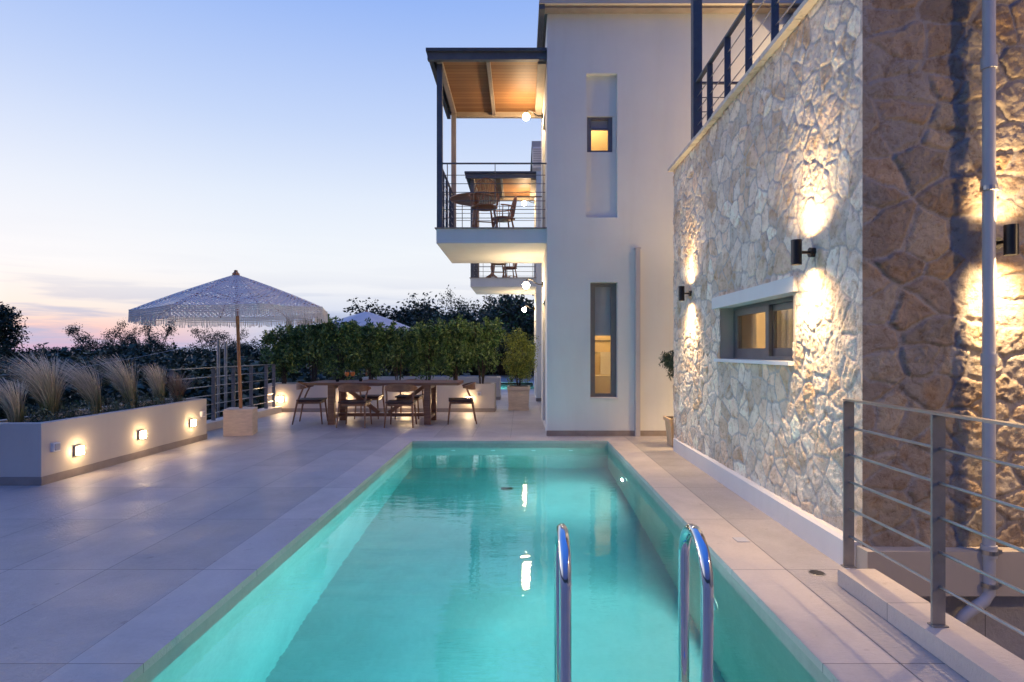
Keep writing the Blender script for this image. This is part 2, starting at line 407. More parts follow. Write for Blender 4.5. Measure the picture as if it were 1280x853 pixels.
# neighbour's lit pool seen past the hedge
bm = bmesh.new()
box(bm, -3.2, 0.5, 20.9, 25.5, -1.2, -1.1)
for a in ((-3.3, -3.2, 20.8, 25.6), (0.5, 0.6, 20.8, 25.6), (-3.2, 0.5, 20.8, 20.9), (-3.2, 0.5, 25.5, 25.6)): box(bm, a[0], a[1], a[2], a[3], -1.2, -0.02)
tag(obj('neighbour_pool_basin', bm, M['lining']), kind='structure')
tag(obj('neighbour_pool_water', B(-3.205, 0.505, 20.895, 25.505, -1.11, -0.06), M['water']), kind='structure')

lamp('neighbour_pool_beam', 'AREA', (-1.5, 21.1, -0.6), 260, (0.8, 0.97, 1.0), rot=(R(90), 0, 0), shape='DISK', size=0.2)
lamp('neighbour_pool_beam', 'AREA', (0.4, 23.4, -0.6), 260, (0.8, 0.97, 1.0), rot=(0, R(90), 0), shape='DISK', size=0.2)
# ground: one great sheet, low hills
def ground_mat():
    m, nt, b = new_mat('scrub_ground'); v = coords(nt)
    n1 = noise(nt, v, 0.08, 6, 0.65); n2 = noise(nt, v, 1.2, 5, 0.7)
    t = math_node(nt, 'ADD', math_node(nt, 'MULTIPLY', n1, 0.5), math_node(nt, 'MULTIPLY', n2, 0.5))
    nt.links.new(ramp(nt, t, [(0.3, (0.018, 0.028, 0.014)), (0.7, (0.05, 0.06, 0.03))]), b.inputs['Base Color'])
    b.inputs['Roughness'].default_value = 0.95; bump(nt, b, n2, 1.0, 0.3); return m
M['ground'] = ground_mat()
def nz(u, v, seed=0):
    """value noise, vectorised"""
    rs = np.random.RandomState(seed); T = rs.rand(64, 64)
    ui = np.floor(u).astype(int); vi = np.floor(v).astype(int); fu = u - ui; fv = v - vi
    fu = fu * fu * (3 - 2 * fu); fv = fv * fv * (3 - 2 * fv)
    a = T[ui % 64, vi % 64]; b = T[(ui + 1) % 64, vi % 64]; c = T[ui % 64, (vi + 1) % 64]; d = T[(ui + 1) % 64, (vi + 1) % 64]
    return (a * (1 - fu) + b * fu) * (1 - fv) + (c * (1 - fu) + d * fu) * fv
def fbm(u, v, seed=0, oct=4, rough=0.5):
    s = 0; a = 1; t = 0
    for k in range(oct): s = s + a * nz(u * 2 ** k, v * 2 ** k, seed + k); t += a; a *= rough
    return s / t
def gheight(x, y):
    r = np.hypot(x, y); k = np.clip((r - 38) / 200, 0, 1)
    h = GZ + 2.2 * k * (fbm(x * 0.012 + 9, y * 0.012 + 4, 3) * 1.2)
    return np.where(r < 38, GZ, h)
gx = np.concatenate([-np.geomspace(4000, 60, 26), np.linspace(-55, 55, 34), np.geomspace(60, 4000, 26)])
gy = np.concatenate([-np.geomspace(4000, 60, 26), np.linspace(-55, 55, 34), np.geomspace(60, 4000, 26)])
def in_hole(cx, cy): return -5.4 < cx < 11.9 and -2.9 < cy < 32.9
X, Y = np.meshgrid(gx, gy, indexing='ij'); Z = gheight(X, Y)
n = len(gx); co = np.stack([X, Y, Z], -1).reshape(-1, 3)
fs = [(i * n + j, (i + 1) * n + j, (i + 1) * n + j + 1, i * n + j + 1) for i in range(n - 1) for j in range(n - 1)]
me = bpy.data.meshes.new('ground'); me.from_pydata(co.tolist(), [], fs)
tag(link('ground', me, M['ground'], smooth=True), kind='structure')

# ================================================================== STONE WING (rubble walls, window, roof terrace)
def stone_mat():
    m, nt, b = new_mat('rubble_stone'); v = coords(nt)
    at = N(nt, 'ShaderNodeAttribute'); at.attribute_name = 'Col'
    n1 = noise(nt, v, 14, 6, 0.7, 0.5); n2 = noise(nt, v, 60, 5, 0.7)
    st = ramp(nt, n1, [(0.32, (0.70, 0.60, 0.50)), (0.5, (1, 1, 1)), (0.72, (1.12, 1.10, 1.06))])
    c = mix(nt, 1.0, at.outputs['Color'], st, 'MULTIPLY')
    pit = ramp(nt, n2, [(0.30, (0.62, 0.58, 0.54)), (0.42, (1, 1, 1))])
    nt.links.new(mix(nt, 1.0, c, pit, 'MULTIPLY'), b.inputs['Base Color'])
    b.inputs['Roughness'].default_value = 0.9; b.inputs['Specular IOR Level'].default_value = 0.2
    nn = bump(nt, None, n1, 0.8, 0.016); bump(nt, b, n2, 0.9, 0.008, nn); return m
M['stone'] = stone_mat()
def stone_panel(name, parent, W, H, res, su, sv, jit, seed, place, hole=None, relief=0.03, mortar=0.012, palette='pale', fade=0):
    rs = np.random.RandomState(seed)
    nu, nv = int(W / res) + 1, int(H / res) + 1
    u = np.linspace(0, W, nu); v = np.linspace(0, H, nv); U, V = np.meshgrid(u, v, indexing='ij')
    wu = U + (fbm(U * 5, V * 5, seed + 20, 3) - 0.5) * 0.09; wv = V + (fbm(U * 5 + 31, V * 5 + 7, seed + 30, 3) - 0.5) * 0.09
    gu, gv = int(W / su) + 6, int(H / sv) + 6
    ju = (rs.rand(gu, gv) - 0.5) * jit; jv = (rs.rand(gu, gv) - 0.5) * jit
    drop = rs.rand(gu, gv)
    cu = (np.arange(gu)[:, None] - 2.5 + ju + 0.5 * (np.arange(gv)[None, :] % 2)) * su
    cv = (np.arange(gv)[None, :] - 2.5 + jv) * sv
    far = drop < 0.30                                    # dropped seeds leave larger stones
    cu = np.where(far, 1e3, cu)
    iu = np.floor(wu / su + 2.5).astype(int); iv = np.floor(wv / sv + 2.5).astype(int)
    best = np.full(U.shape, 1e9); bi = np.zeros(U.shape, int)
    offs = [(a, b) for a in range(-3, 4) for b in range(-3, 4)]
    for a, b in offs:
        ii = np.clip(iu + a, 0, gu - 1); jj = np.clip(iv + b, 0, gv - 1)
        d = ((cu[ii, jj] - wu) / su) ** 2 + ((cv[ii, jj] - wv) / sv) ** 2
        k = d < best; best = np.where(k, d, best); bi = np.where(k, ii * gv + jj, bi)
    c1u = cu.ravel()[bi]; c1v = cv.ravel()[bi]
    edge = np.full(U.shape, 1e9)
    for a, b in offs:
        ii = np.clip(iu + a, 0, gu - 1); jj = np.clip(iv + b, 0, gv - 1); idx = ii * gv + jj
        du = (cu[ii, jj] - c1u) / su; dv = (cv[ii, jj] - c1v) / sv; L = np.hypot(du, dv)
        mu = (cu[ii, jj] + c1u) / 2; mv = (cv[ii, jj] + c1v) / 2
        d = (((mu - wu) / su) * du + ((mv - wv) / sv) * dv) / np.maximum(L, 1e-6)
        d = np.where((idx == bi) | (L < 1e-5), 1e9, d); edge = np.minimum(edge, d)
    edge = edge * min(su, sv)
    rid = rs.rand(gu * gv); tu = (rs.rand(gu * gv) - 0.5); tv = (rs.rand(gu * gv) - 0.5); br = rs.rand(gu * gv)
    t = np.clip((edge - mortar + 0.006 * (fbm(U * 40, V * 40, seed + 70, 2) - 0.5)) / 0.008, 0, 1); t = t * t * (3 - 2 * t)
    rough = fbm(U * 30, V * 30, seed + 40, 4, 0.8) - 0.5
    h = t * (relief * (0.35 + 0.9 * rid[bi]) + (tu[bi] * (wu - c1u) + tv[bi] * (wv - c1v)) * 0.08) + rough * (0.006 + (0.012 + 0.014 * rid[bi] ** 2) * t)
    h += (fbm(U * 2, V * 2, seed + 60, 2) - 0.5) * 0.01
    if fade: h = np.where(U < 0.02, 0.006, h * np.clip(U / 0.09, 0.25, 1) + 0.006 * (1 - np.clip(U / 0.09, 0, 1)))
    P = np.stack(place(U, V, h), -1).reshape(-1, 3)
    idx = np.arange(nu * nv).reshape(nu, nv)
    F = np.stack([idx[:-1, :-1], idx[1:, :-1], idx[1:, 1:], idx[:-1, 1:]], -1).reshape(-1, 4)
    if hole:
        cu_ = ((U[:-1, :-1] + U[1:, 1:]) / 2).ravel(); cv_ = ((V[:-1, :-1] + V[1:, 1:]) / 2).ravel()
        F = F[~((cu_ > hole[0]) & (cu_ < hole[1]) & (cv_ > hole[2]) & (cv_ < hole[3]))]
    me = bpy.data.meshes.new(name)
    me.vertices.add(len(P)); me.vertices.foreach_set('co', P.ravel())
    me.loops.add(F.size); me.loops.foreach_set('vertex_index', F.ravel())
    me.polygons.add(len(F)); me.polygons.foreach_set('loop_start', np.arange(0, F.size, 4)); me.polygons.foreach_set('loop_total', np.full(len(F), 4))
    me.update(); me.validate()
    if palette == 'pale':
        pal = np.array((1.36, 1.27, 1.12)) * np.array([(0.60, 0.54, 0.47), (0.52, 0.48, 0.45), (0.64, 0.58, 0.50), (0.56, 0.43, 0.32), (0.50, 0.50, 0.49), (0.62, 0.50, 0.41), (0.66, 0.63, 0.57)])
    else:  # front face: same stone, its low warm light put into the colours
        pal = np.array((0.97, 1.0, 0.96)) * np.array([(0.44, 0.33, 0.25), (0.38, 0.32, 0.27), (0.50, 0.39, 0.28), (0.44, 0.30, 0.20), (0.38, 0.34, 0.31), (0.52, 0.43, 0.33), (0.34, 0.25, 0.19)])
    pal = pal * 0.62 + pal.mean(0) * (0.44 if palette == 'pale' else 0.38)
    pc = pal[(rs.rand(gu * gv) * len(pal)).astype(int)] * (0.8 + 0.4 * br[:, None])
    blot = fbm(U * 9, V * 9, seed + 50, 4)
    c = pc[bi] * (0.82 + 0.36 * blot[..., None])
    och = np.clip((fbm(U * 6 + 11, V * 6, seed + 55, 3) - 0.56) * 5, 0, 1)[..., None] * (rid[bi] > 0.45)[..., None]
    c = c * (1 - och * 0.55) + np.array((0.50, 0.30, 0.13)) * och * 0.55
    mc = np.array((0.55, 0.50, 0.45)) if palette == 'pale' else np.array((0.38, 0.345, 0.31))
    mt = np.clip((edge - mortar * 0.8) / 0.004, 0, 1)[..., None]
    c = mc * (0.9 + 0.2 * blot[..., None]) * (1 - mt) + c * mt
    ca = me.color_attributes.new('Col', 'FLOAT_COLOR', 'POINT')
    ca.data.foreach_set('color', np.concatenate([np.clip(c, 0, 1).reshape(-1, 3), np.ones((nu * nv, 1))], 1).ravel())
    return link(name, me, M['stone'], parent, smooth=True)

SX = 2.08; SY0, SY1 = 3.60, 8.05; STOP = 3.80
WY0, WY1, WZ0, WZ1 = 4.51, 6.18, 1.27, 1.80
wing = thing('stone_wing', 'pale rubble stone wing with roof terrace and one low sliding window, right of the pool', 'building', (5, 6, 0))
res = 0.0095
stone_panel('side_stone_wall', wing, SY1 - SY0, STOP - 0.15, res, 0.150, 0.150, 0.95, 11,
            lambda U, V, h: (SX - h + 0.0 * U, SY0 - 0.006 + U, 0.15 + V), (WY0 - SY0, WY1 - SY0, WZ0 - 0.15 - 0.02, WZ1 - 0.15 + 0.02), 0.007, 0.009, fade=1)
stone_panel('front_stone_wall', wing, 3.0, STOP - 0.10, res, 0.225, 0.150, 0.72, 23,
            lambda U, V, h: (SX - 0.006 + U, SY0 - h, 0.16 + V), None, 0.013, 0.008, 'brown', fade=1)  # brown is the look of the dim face, painted into the same stone
# window reveals cut through the wall thickness, sill, lintel
bm = bmesh.new()
box(bm, SX - 0.004, 2.42, WY1, WY1 + 0.03, WZ0, WZ1)
box(bm, SX - 0.004, 2.42, WY0 - 0.03, WY0, WZ0, WZ1)
box(bm, SX - 0.002, 2.42, WY0 - 0.03, WY1 + 0.03, WZ1, WZ1 + 0.03)
o = obj('window_reveal', bm, M['band'], wing); 
obj('window_lintel', B(SX - 0.035, SX + 0.10, WY0 - 0.07, WY1 + 0.16, WZ1 - 0.002, WZ1 + 0.115), M['plinth'], wing, bevel=0.006)
obj('window_sill', B(SX - 0.05, 2.42, WY0 - 0.02, WY1 + 0.05, WZ0 - 0.03, WZ0), M['white'], wing, bevel=0.004)
win = obj('sliding_window', B(2.22, 2.30, WY0, WY1, WZ0, WZ0 + 0.035), M['frame'], wing)
bm = bmesh.new(); box(bm, 2.22, 2.30, WY0, WY1, WZ1 - 0.035, WZ1); box(bm, 2.22, 2.30, WY1 - 0.03, WY1, WZ0 + 0.035, WZ1 - 0.035); box(bm, 2.22, 2.30, WY0, WY0 + 0.03, WZ0 + 0.035, WZ1 - 0.035)
obj('frame', bm, M['frame'], win, bevel=0.003)
def sash(x, ya, yb):
    bm = bmesh.new(); w = 0.07; z0, z1 = WZ0 + 0.035, WZ1 - 0.035
    box(bm, x, x + 0.035, ya, ya + w, z0, z1); box(bm, x, x + 0.035, yb - w, yb, z0, z1)
    box(bm, x, x + 0.035, ya + w, yb - w, z0, z0 + w); box(bm, x, x + 0.035, ya + w, yb - w, z1 - w * 0.8, z1)
    obj('sash', bm, M['frame'], win, bevel=0.003)
    obj('pane', B(x + 0.015, x + 0.019, ya + w, yb - w, z0 + w, z1 - w * 0.8), M['glass'], win)
YM = (WY0 + WY1) / 2
sash(2.225, YM - 0.03, WY1 - 0.03); sash(2.263, WY0 + 0.03, YM + 0.03)
# lit room behind that window
M['room'] = basic('warm_room_wall', (0.72, 0.60, 0.40), 0.9, 0, 0.04, 3, 30, 0.05)
bm = bmesh.new()
for a in ((3.6, 3.7, 3.9, 6.9, 0.3, 2.6), (2.42, 3.7, 6.8, 6.9, 0.3, 2.6), (2.42, 3.7, 3.9, 4.0, 0.3, 2.6), (2.42, 3.6, 4.0, 6.8, 2.5, 2.6), (2.42, 3.6, 4.0, 6.8, 0.3, 0.4)): box(bm, *a)
# inner leaf of the outside wall round the opening
box(bm, 2.42, 2.46, 4.0, WY0, 0.4, 2.5); box(bm, 2.42, 2.46, WY1, 6.8, 0.4, 2.5); box(bm, 2.42, 2.46, WY0, WY1, 0.4, WZ0); box(bm, 2.42, 2.46, WY0, WY1, WZ1, 2.5)
obj('inner_room', bm, M['room'], wing)
bm = bmesh.new(); pr_ = None
for k in range(56):
    y = 4.42 + 0.033 * k; x = 2.66 + 0.022 * math.sin(k * 1.55); a_ = (bm.verts.new((x, y, 0.95)), bm.verts.new((x, y, 2.2)))
    if pr_ and not (22 < k < 27): bm.faces.new((pr_[0], a_[0], a_[1], pr_[1]))
    pr_ = a_
M['curtain'] = basic('linen_curtain', (0.80, 0.72, 0.56), 0.9, 0, 0.05, 5, 60, 0.1)
obj('curtain', bm, M['curtain'], wing, smooth=True)
lamp('room_light', 'POINT', (2.53, 5.2, 2.35), 17, (1, 0.78, 0.48), 0.1, wing)
lamp('room_light', 'POINT', (3.0, 5.4, 2.2), 40, (1, 0.78, 0.48), 0.12, wing)
# solid core, plinth, coping, terrace floor, band below the front wall
bm = bmesh.new()
box(bm, 2.0 + 0.13, 8.0, SY1 - 0.12, SY1, 0.0, STOP); box(bm, SX + 0.06, 8.0, SY0 + 0.3, SY1 - 0.12, STOP - 0.28, STOP - 0.1)
box(bm, 7.9, 8.0, SY0 + 0.3, SY1 - 0.12, -2.6, STOP - 0.28)
obj('core_wall', bm, M['plaster_cream'], wing)
bm = bmesh.new()
pl = [(2.065, SY1 - 0.03), (2.012, 3.62)]
sec = lambda x, y: [(x, y, 0.0), (x, y, 0.165), (x + 0.02, y, 0.182), (SX + 0.05, y, 0.192), (SX + 0.05, y, 0.0)]
ra = [bm.verts.new(p) for p in sec(*pl[0])]; rb = [bm.verts.new(p) for p in sec(*pl[1])]
for k in range(5): bm.faces.new((ra[k], ra[(k + 1) % 5], rb[(k + 1) % 5], rb[k]))
bm.faces.new(ra[::-1]); bm.faces.new(rb)
obj('plinth', bm, M['plinth'], wing)
def coping_stone():
    m, nt, b = new_mat('weathered_coping'); v = coords(nt)
    n1 = noise(nt, v, 6, 6, 0.7); n2 = noise(nt, v, 2.2, 4, 0.6)
    c = ramp(nt, n1, [(0.3, (0.28, 0.24, 0.17)), (0.45, (0.62, 0.55, 0.44)), (0.8, (0.72, 0.66, 0.56))])
    nt.links.new(c, b.inputs['Base Color']); b.inputs['Roughness'].default_value = 0.85; bump(nt, b, n1, 0.5, 0.01); return m
M['copestone'] = coping_stone()
bm = bmesh.new(); yy = SY1 + 0.03
k = 0
while yy > SY0 - 0.02:
    y2 = max(yy - 0.62, SY0 - 0.06); box(bm, SX - 0.075 + 0.004 * (k % 3), SX + 0.30, y2 + 0.006, yy, STOP - 0.005, STOP + 0.035 + 0.002 * (k % 2)); yy = y2; k += 1
obj('wall_coping', bm, M['copestone'], wing, bevel=0.006)
obj('base_band', B(SX - 0.03, 6.5, SY0 - 0.10, SY0 + 0.2, -0.10, 0.163), M['band'], wing, bevel=0.008)
bm = bmesh.new(); box(bm, SX + 0.02, SX + 0.42, SY0 + 0.22, SY0 + 0.6, GZ, -0.10); box(bm, SX + 0.42, 6.5, SY0 + 0.9, SY0 + 1.0, GZ, -0.10); box(bm, SX - 0.03, 6.5, SY0 + 0.2, SY0 + 1.0, -0.16, -0.101)
obj('basement_wall', bm, M['band'], wing)
# roof terrace railing along the coping: blue grey plates, rods
RX = 2.20; RZ = 4.70
rl = obj('terrace_railing', bar(bmesh.new(), (RX, SY0 - 0.5, RZ), (RX, 7.40, RZ), 0.05, 0.025), M['steel'], wing)
for k in range(7):
    yk = 6.88 - 0.587 * k
    obj('post', B(RX - 0.006 - 0.03, RX + 0.03, yk - 0.007, yk + 0.007, STOP + 0.03, RZ - 0.012), M['steel'], rl, bevel=0.002)
for z in (3.98, 4.16, 4.34, 4.52):
    obj('rod', tube(bmesh.new(), [(RX, SY0 - 0.5, z), (RX, 7.4, z)], 0.006, 8), M['galv'], rl, smooth=True)
    obj('rod', tube(bmesh.new(), [(RX, 7.40, z), (4.6, 7.40, z)], 0.006, 8), M['steel'], rl, smooth=True)
obj('handrail', bar(bmesh.new(), (RX + 0.03, 7.40, RZ), (4.6, 7.40, RZ), 0.04, 0.02), M['steel'], rl)
obj('terrace_column', B(RX - 0.055, RX + 0.055, 7.36, 7.47, STOP + 0.03, 6.45), M['steel'], wing, bevel=0.004)
pr = obj('terrace_canopy', B(4.15, 8.0, 3.9, 9.38, 6.42, 6.50), M['tile_dark'], wing)
obj('planking', B(4.22, 7.9, 4.0, 9.36, 6.395, 6.418), M['planks'], pr)
bm = bmesh.new(); box(bm, 4.13, 4.21, 3.9, 9.38, 6.27, 6.419); box(bm, RX - 0.055, 4.13, 7.37, 7.46, 6.46, 6.58); box(bm, 6.2, 6.3, 4.0, 9.3, 6.28, 6.393)
obj('beam', bm, M['steel'], pr)

# ================================================================== APARTMENT BLOCKS
def block(loc, label):
    t = thing('apartment_block', label, 'building', loc, 'white apartment blocks standing in line')
    x0, yF, yB, zT = 0.42, 9.42, 12.10, 6.76
    xr = 7.5
    holes = [(1.107, 1.54, 0.61, 2.445), (1.045, 1.535, 3.476, 5.767)]
    xs = [x0 + 0.004, 1.045, 1.107, 1.535, 1.54, xr]; zs = [0, 0.61, 2.445, 3.476, 5.767, zT]
    bm = bmesh.new()
    for i in range(len(xs) - 1):
        for j in range(len(zs) - 1):
            cx, cz = (xs[i] + xs[i + 1]) / 2, (zs[j] + zs[j + 1]) / 2
            if any(a < cx < b and c < cz < d for a, b, c, d in holes): continue
            sheet(bm, [(xs[i], yF, zs[j]), (xs[i + 1], yF, zs[j]), (xs[i + 1], yF, zs[j + 1]), (xs[i], yF, zs[j + 1])])
    bmesh.ops.remove_doubles(bm, verts=bm.verts[:], dist=1e-4)
    # reveals
    a, b, c, d = holes[0]; dp = 0.17
    for q in ([(a, yF, c), (a, yF + dp, c), (a, yF + dp, d), (a, yF, d)], [(b, yF, c), (b, yF, d), (b, yF + dp, d), (b, yF + dp, c)],
              [(a, yF, d), (a, yF + dp, d), (b, yF + dp, d), (b, yF, d)], [(a, yF, c), (b, yF, c), (b, yF + dp, c), (a, yF + dp, c)]): sheet(bm, q)
    a, b, c, d = holes[1]; rp = 0.09; w0, w1 = 4.545, 5.118
    for q in ([(a, yF, c), (a, yF + dp, c), (a, yF + dp, d), (a, yF, d)], [(b, yF, c), (b, yF, d), (b, yF + dp, d), (b, yF + dp, c)],
              [(a, yF, d), (a, yF + rp, d), (b, yF + rp, d), (b, yF, d)], [(a, yF, c), (b, yF, c), (b, yF + rp, c), (a, yF + rp, c)],
              [(a, yF + rp, c), (b, yF + rp, c), (b, yF + rp, w0), (a, yF + rp, w0)], [(a, yF + rp, w1), (b, yF + rp, w1), (b, yF + rp, d), (a, yF + rp, d)],
              [(a, yF + rp, w0), (b, yF + rp, w0), (b, yF + dp, w0), (a, yF + dp, w0)], [(a, yF + rp, w1), (a, yF + dp, w1), (b, yF + dp, w1), (b, yF + rp, w1)]): sheet(bm, q)
    obj('front_wall', bm, M['plaster'], t)
    # side wall with two door openings (ground floor and balcony)
    doors = [(10.15, 11.35, 0.02, 2.25), (10.15, 11.35, 3.36, 5.60)]
    ys = [yF, 10.15, 11.35, yB]; zs2 = [0, 0.02, 2.25, 3.36, 5.60, zT]
    bm = bmesh.new()
    for i in range(3):
        for j in range(5):
            cy_, cz = (ys[i] + ys[i + 1]) / 2, (zs2[j] + zs2[j + 1]) / 2
            if any(p < cy_ < q and r < cz < s for p, q, r, s in doors): continue
            box(bm, x0, x0 + 0.2, ys[i] + (0.002 if i == 0 else 0), ys[i + 1], zs2[j], zs2[j + 1])
    box(bm, x0 + 0.2, xr, yB - 0.1, yB, 0, zT)
    bmesh.ops.remove_doubles(bm, verts=bm.verts[:], dist=1e-4)
    obj('side_wall', bm, M['plaster'], t)
    box_bm = bmesh.new(); box(box_bm, xr - 0.1, xr, yF + 0.2, yB - 0.1, 0, zT - 0.05); obj('end_wall', box_bm, M['plaster'], t)
    for p, q, r, s in doors:
        d_ = obj('balcony_door', B(x0 + 0.10, x0 + 0.15, p, p + 0.07, r, s), M['frame'], t)
        bm = bmesh.new(); box(bm, x0 + 0.10, x0 + 0.15, q - 0.07, q, r, s); box(bm, x0 + 0.10, x0 + 0.15, p + 0.07, q - 0.07, s - 0.07, s); box(bm, x0 + 0.10, x0 + 0.15, p + 0.07, q - 0.07, r, r + 0.08); box(bm, x0 + 0.10, x0 + 0.15, 10.71, 10.79, r + 0.08, s - 0.07)
        obj('frame', bm, M['frame'], d_); obj('pane', B(x0 + 0.122, x0 + 0.128, p + 0.07, q - 0.07, r + 0.08, s - 0.07), M['glass'], d_)
    # roof with eaves
    rf = obj('roof', B(x0 - 0.13, xr, yF - 0.22, yB + 0.3, zT - 0.005, zT + 0.16), M['plaster_cream'], t)
    obj('eave_board', B(x0 - 0.10, xr - 0.02, yF - 0.16, yF - 0.004, zT - 0.045, zT - 0.006), M['skirt'], rf)
    obj('gutter', bar(bmesh.new(), (x0 - 0.09, yF - 0.2, zT - 0.03), (x0 - 0.09, yB + 0.3, zT - 0.03), 0.09, 0.10), M['steel'], rf)
    obj('skirting', B(x0 - 0.012, xr, yF - 0.014, yF - 0.002, 0, 0.085), M['skirt'], t)
    # narrow windows
    def narrow(px0, px1, z0, z1, transom, blind_top, f=0.055):
        f = f; y_ = yF + dp - 0.05
        w = obj('window', B(px0 + 0.002, px0 + f, y_, y_ + 0.05, z0 + .002, z1 - .002), M['frame'], t)
        bm = bmesh.new(); box(bm, px1 - f, px1 - 0.002, y_, y_ + 0.05, z0 + .002, z1 - .002); box(bm, px0 + f, px1 - f, y_, y_ + 0.05, z1 - f - .002, z1 - .002); box(bm, px0 + f, px1 - f, y_, y_ + 0.05, z0 + .002, z0 + f + .002)
        g = 0.035
        box(bm, px0 + f, px0 + f + g, y_ + 0.006, y_ + 0.04, z0 + f + .002, z1 - f - .002); box(bm, px1 - f - g, px1 - f, y_ + 0.006, y_ + 0.04, z0 + f + .002, z1 - f - .002)
        if transom: box(bm, px0 + f + g, px1 - f - g, y_ + 0.008, y_ + 0.038, transom - 0.015, transom + 0.015)
        obj('frame', bm, M['frame'], w); obj('pane', B(px0 + f, px1 - f, y_ + 0.022, y_ + 0.027, z0 + f, z1 - f), M['glass'], w)
        if blind_top: obj('blind', B(px0 + f, px1 - f, y_ + 0.06, y_ + 0.065, blind_top, z1 - 0.03), M['blind'], w)
    narrow(1.107, 1.54, 0.61, 2.445, None, 1.60); narrow(1.045 + .02, 1.535 - .06, w0, w1, 4.93, 4.94, 0.035)
    obj('window_cheek', B(1.535 - .06, 1.535, yF + 0.1, yF + dp, w0, w1), M['plaster'], t); obj('window_cheek', B(1.045, 1.065, yF + .1, yF + dp, w0, w1), M['plaster'], t)
    obj('window_sill', B(1.10, 1.55, yF - 0.02, yF + 0.12, 0.585, 0.612), M['plinth'], t, bevel=0.003)
    # lit bathrooms behind them
    bm = bmesh.new()
    for (za, zb) in ((0.2, 2.9), (3.6, 5.9)):
        box(bm, 0.8, 2.2, yF + 1.2, yF + 1.3, za, zb); box(bm, 0.7, 0.8, yF + 0.25, yF + 1.3, za, zb); box(bm, 2.2, 2.3, yF + 0.25, yF + 1.3, za, zb)
        box(bm, 0.8, 2.2, yF + 0.25, yF + 1.2, zb - 0.05, zb); box(bm, 0.8, 2.2, yF + 0.25, yF + 1.2, za, za + 0.05)
    obj('inner_room', bm, M['room'], t)
    # bathroom shelf ledge seen in the lower window
    obj('room_ledge', B(0.8, 2.2, yF + 0.95, yF + 1.2, 0.40, 0.92), M['plinth'], t)
    lamp('room_light', 'POINT', (1.25, yF + 0.85, 2.35), 34, (1, 0.68, 0.34), 0.1, t); lamp('room_light', 'POINT', (1.25, yF + 0.85, 5.5), 24, (1, 0.66, 0.30), 0.1, t)
    obj('towel_rail', tube(bmesh.new(), [(1.05, yF + 1.14, 1.32), (1.75, yF + 1.14, 1.32)], 0.009, 8), M['chrome'], t, smooth=True)
    obj('towel', B(1.42, 1.72, yF + 1.12, yF + 1.16, 0.93, 1.335), M['white'], t, bevel=0.01)
    obj('tap', tube(bmesh.new(), [(1.3, yF + 1.1, 0.92), (1.3, yF + 1.1, 1.08), (1.3, yF + 1.0, 1.08)], 0.012, 8), M['chrome'], t, smooth=True)
    obj('tile_course', B(0.8, 2.2, yF + 1.19, yF + 1.199, 1.52, 1.545), M['frame'], t)
    # balcony
    sb = obj('balcony_slab', B(-1.37, x0, 9.60, 11.80, 3.10, 3.335), M['plaster'], t, bevel=0.006)
    obj('floor_tile', B(-1.395, x0, 9.575, 11.82, 3.337, 3.352), M['skirt'], sb)
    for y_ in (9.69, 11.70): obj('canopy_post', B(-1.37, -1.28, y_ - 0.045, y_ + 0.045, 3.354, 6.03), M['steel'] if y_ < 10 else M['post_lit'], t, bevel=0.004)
    cn = obj('balcony_canopy', B(-1.52, x0 - 0.004, 9.46, 12.05, 6.15, 6.20), M['tile_dark'], t)
    obj('planking', B(-1.36, x0 - 0.004, 9.6, 11.85, 6.11, 6.148), M['planks'], cn)
    bm = bmesh.new(); box(bm, -1.50, x0 - 0.006, 9.50, 9.58, 6.03, 6.149); obj('fascia', bm, M['steel'], cn)
    bm = bmesh.new(); box(bm, -1.49, -1.42, 9.58, 12.0, 6.05, 6.149); obj('fascia', bm, M['tile_dark'], cn)
    for a in ((-1.36, x0 - 0.006, 11.78, 11.86, 6.01, 6.109), (-1.36, -1.28, 9.6, 11.78, 6.03, 6.109), (-0.56, -0.50, 9.6, 11.78, 6.03, 6.109), (x0 - 0.14, x0 - 0.006, 9.6, 11.78, 6.0, 6.109), (-1.28, x0 - 0.14, 9.58, 9.63, 6.05, 6.109)):
        obj('beam', B(*a), M['beam'], cn)
    # balcony railing
    rl = obj('balcony_railing', bar(bmesh.new(), (-1.28, 9.66, 4.41), (x0, 9.66, 4.41), 0.035, 0.018), M['steel'], t)
    obj('handrail', bar(bmesh.new(), (-1.325, 9.735, 4.41), (-1.325, 11.66, 4.41), 0.035, 0.018), M['steel'], rl)
    obj('handrail', bar(bmesh.new(), (-1.28, 11.74, 4.41), (x0, 11.74, 4.41), 0.035, 0.018), M['steel'], rl)
    for k in range(6):
        z = 4.22 - 0.14 * k
        obj('rod', tube(bmesh.new(), [(-1.28, 9.66, z), (x0 - 0.02, 9.66, z)], 0.006, 6), M['steel'], rl, smooth=True)
        obj('rod', tube(bmesh.new(), [(-1.325, 9.735, z), (-1.325, 11.66, z)], 0.006, 6), M['galv'], rl, smooth=True)
        obj('rod', tube(bmesh.new(), [(-1.28, 11.74, z), (x0 - 0.02, 11.74, z)], 0.006, 6), M['galv'], rl, smooth=True)
    for x_ in (-1.20, -0.42, x0 - 0.06): obj('post', B(x_ - 0.005, x_ + 0.005, 9.65, 9.70, 3.354, 4.40), M['steel'], rl)
    for y_ in (10.1, 10.6, 11.1, 11.5): obj('post', B(-1.35, -1.30, y_ - 0.006, y_ + 0.006, 3.354, 4.40), M['steel'], rl)
    for x_ in (-1.16, -0.42, x0 - 0.06): obj('post', B(x_ - 0.005, x_ + 0.005, 11.71, 11.76, 3.354, 4.40), M['steel'], rl)
    return t
M['blind'] = basic('grey_roller_blind', (0.5, 0.5, 0.5), 0.7, 0, 0.05, 6, 80, 0.05)
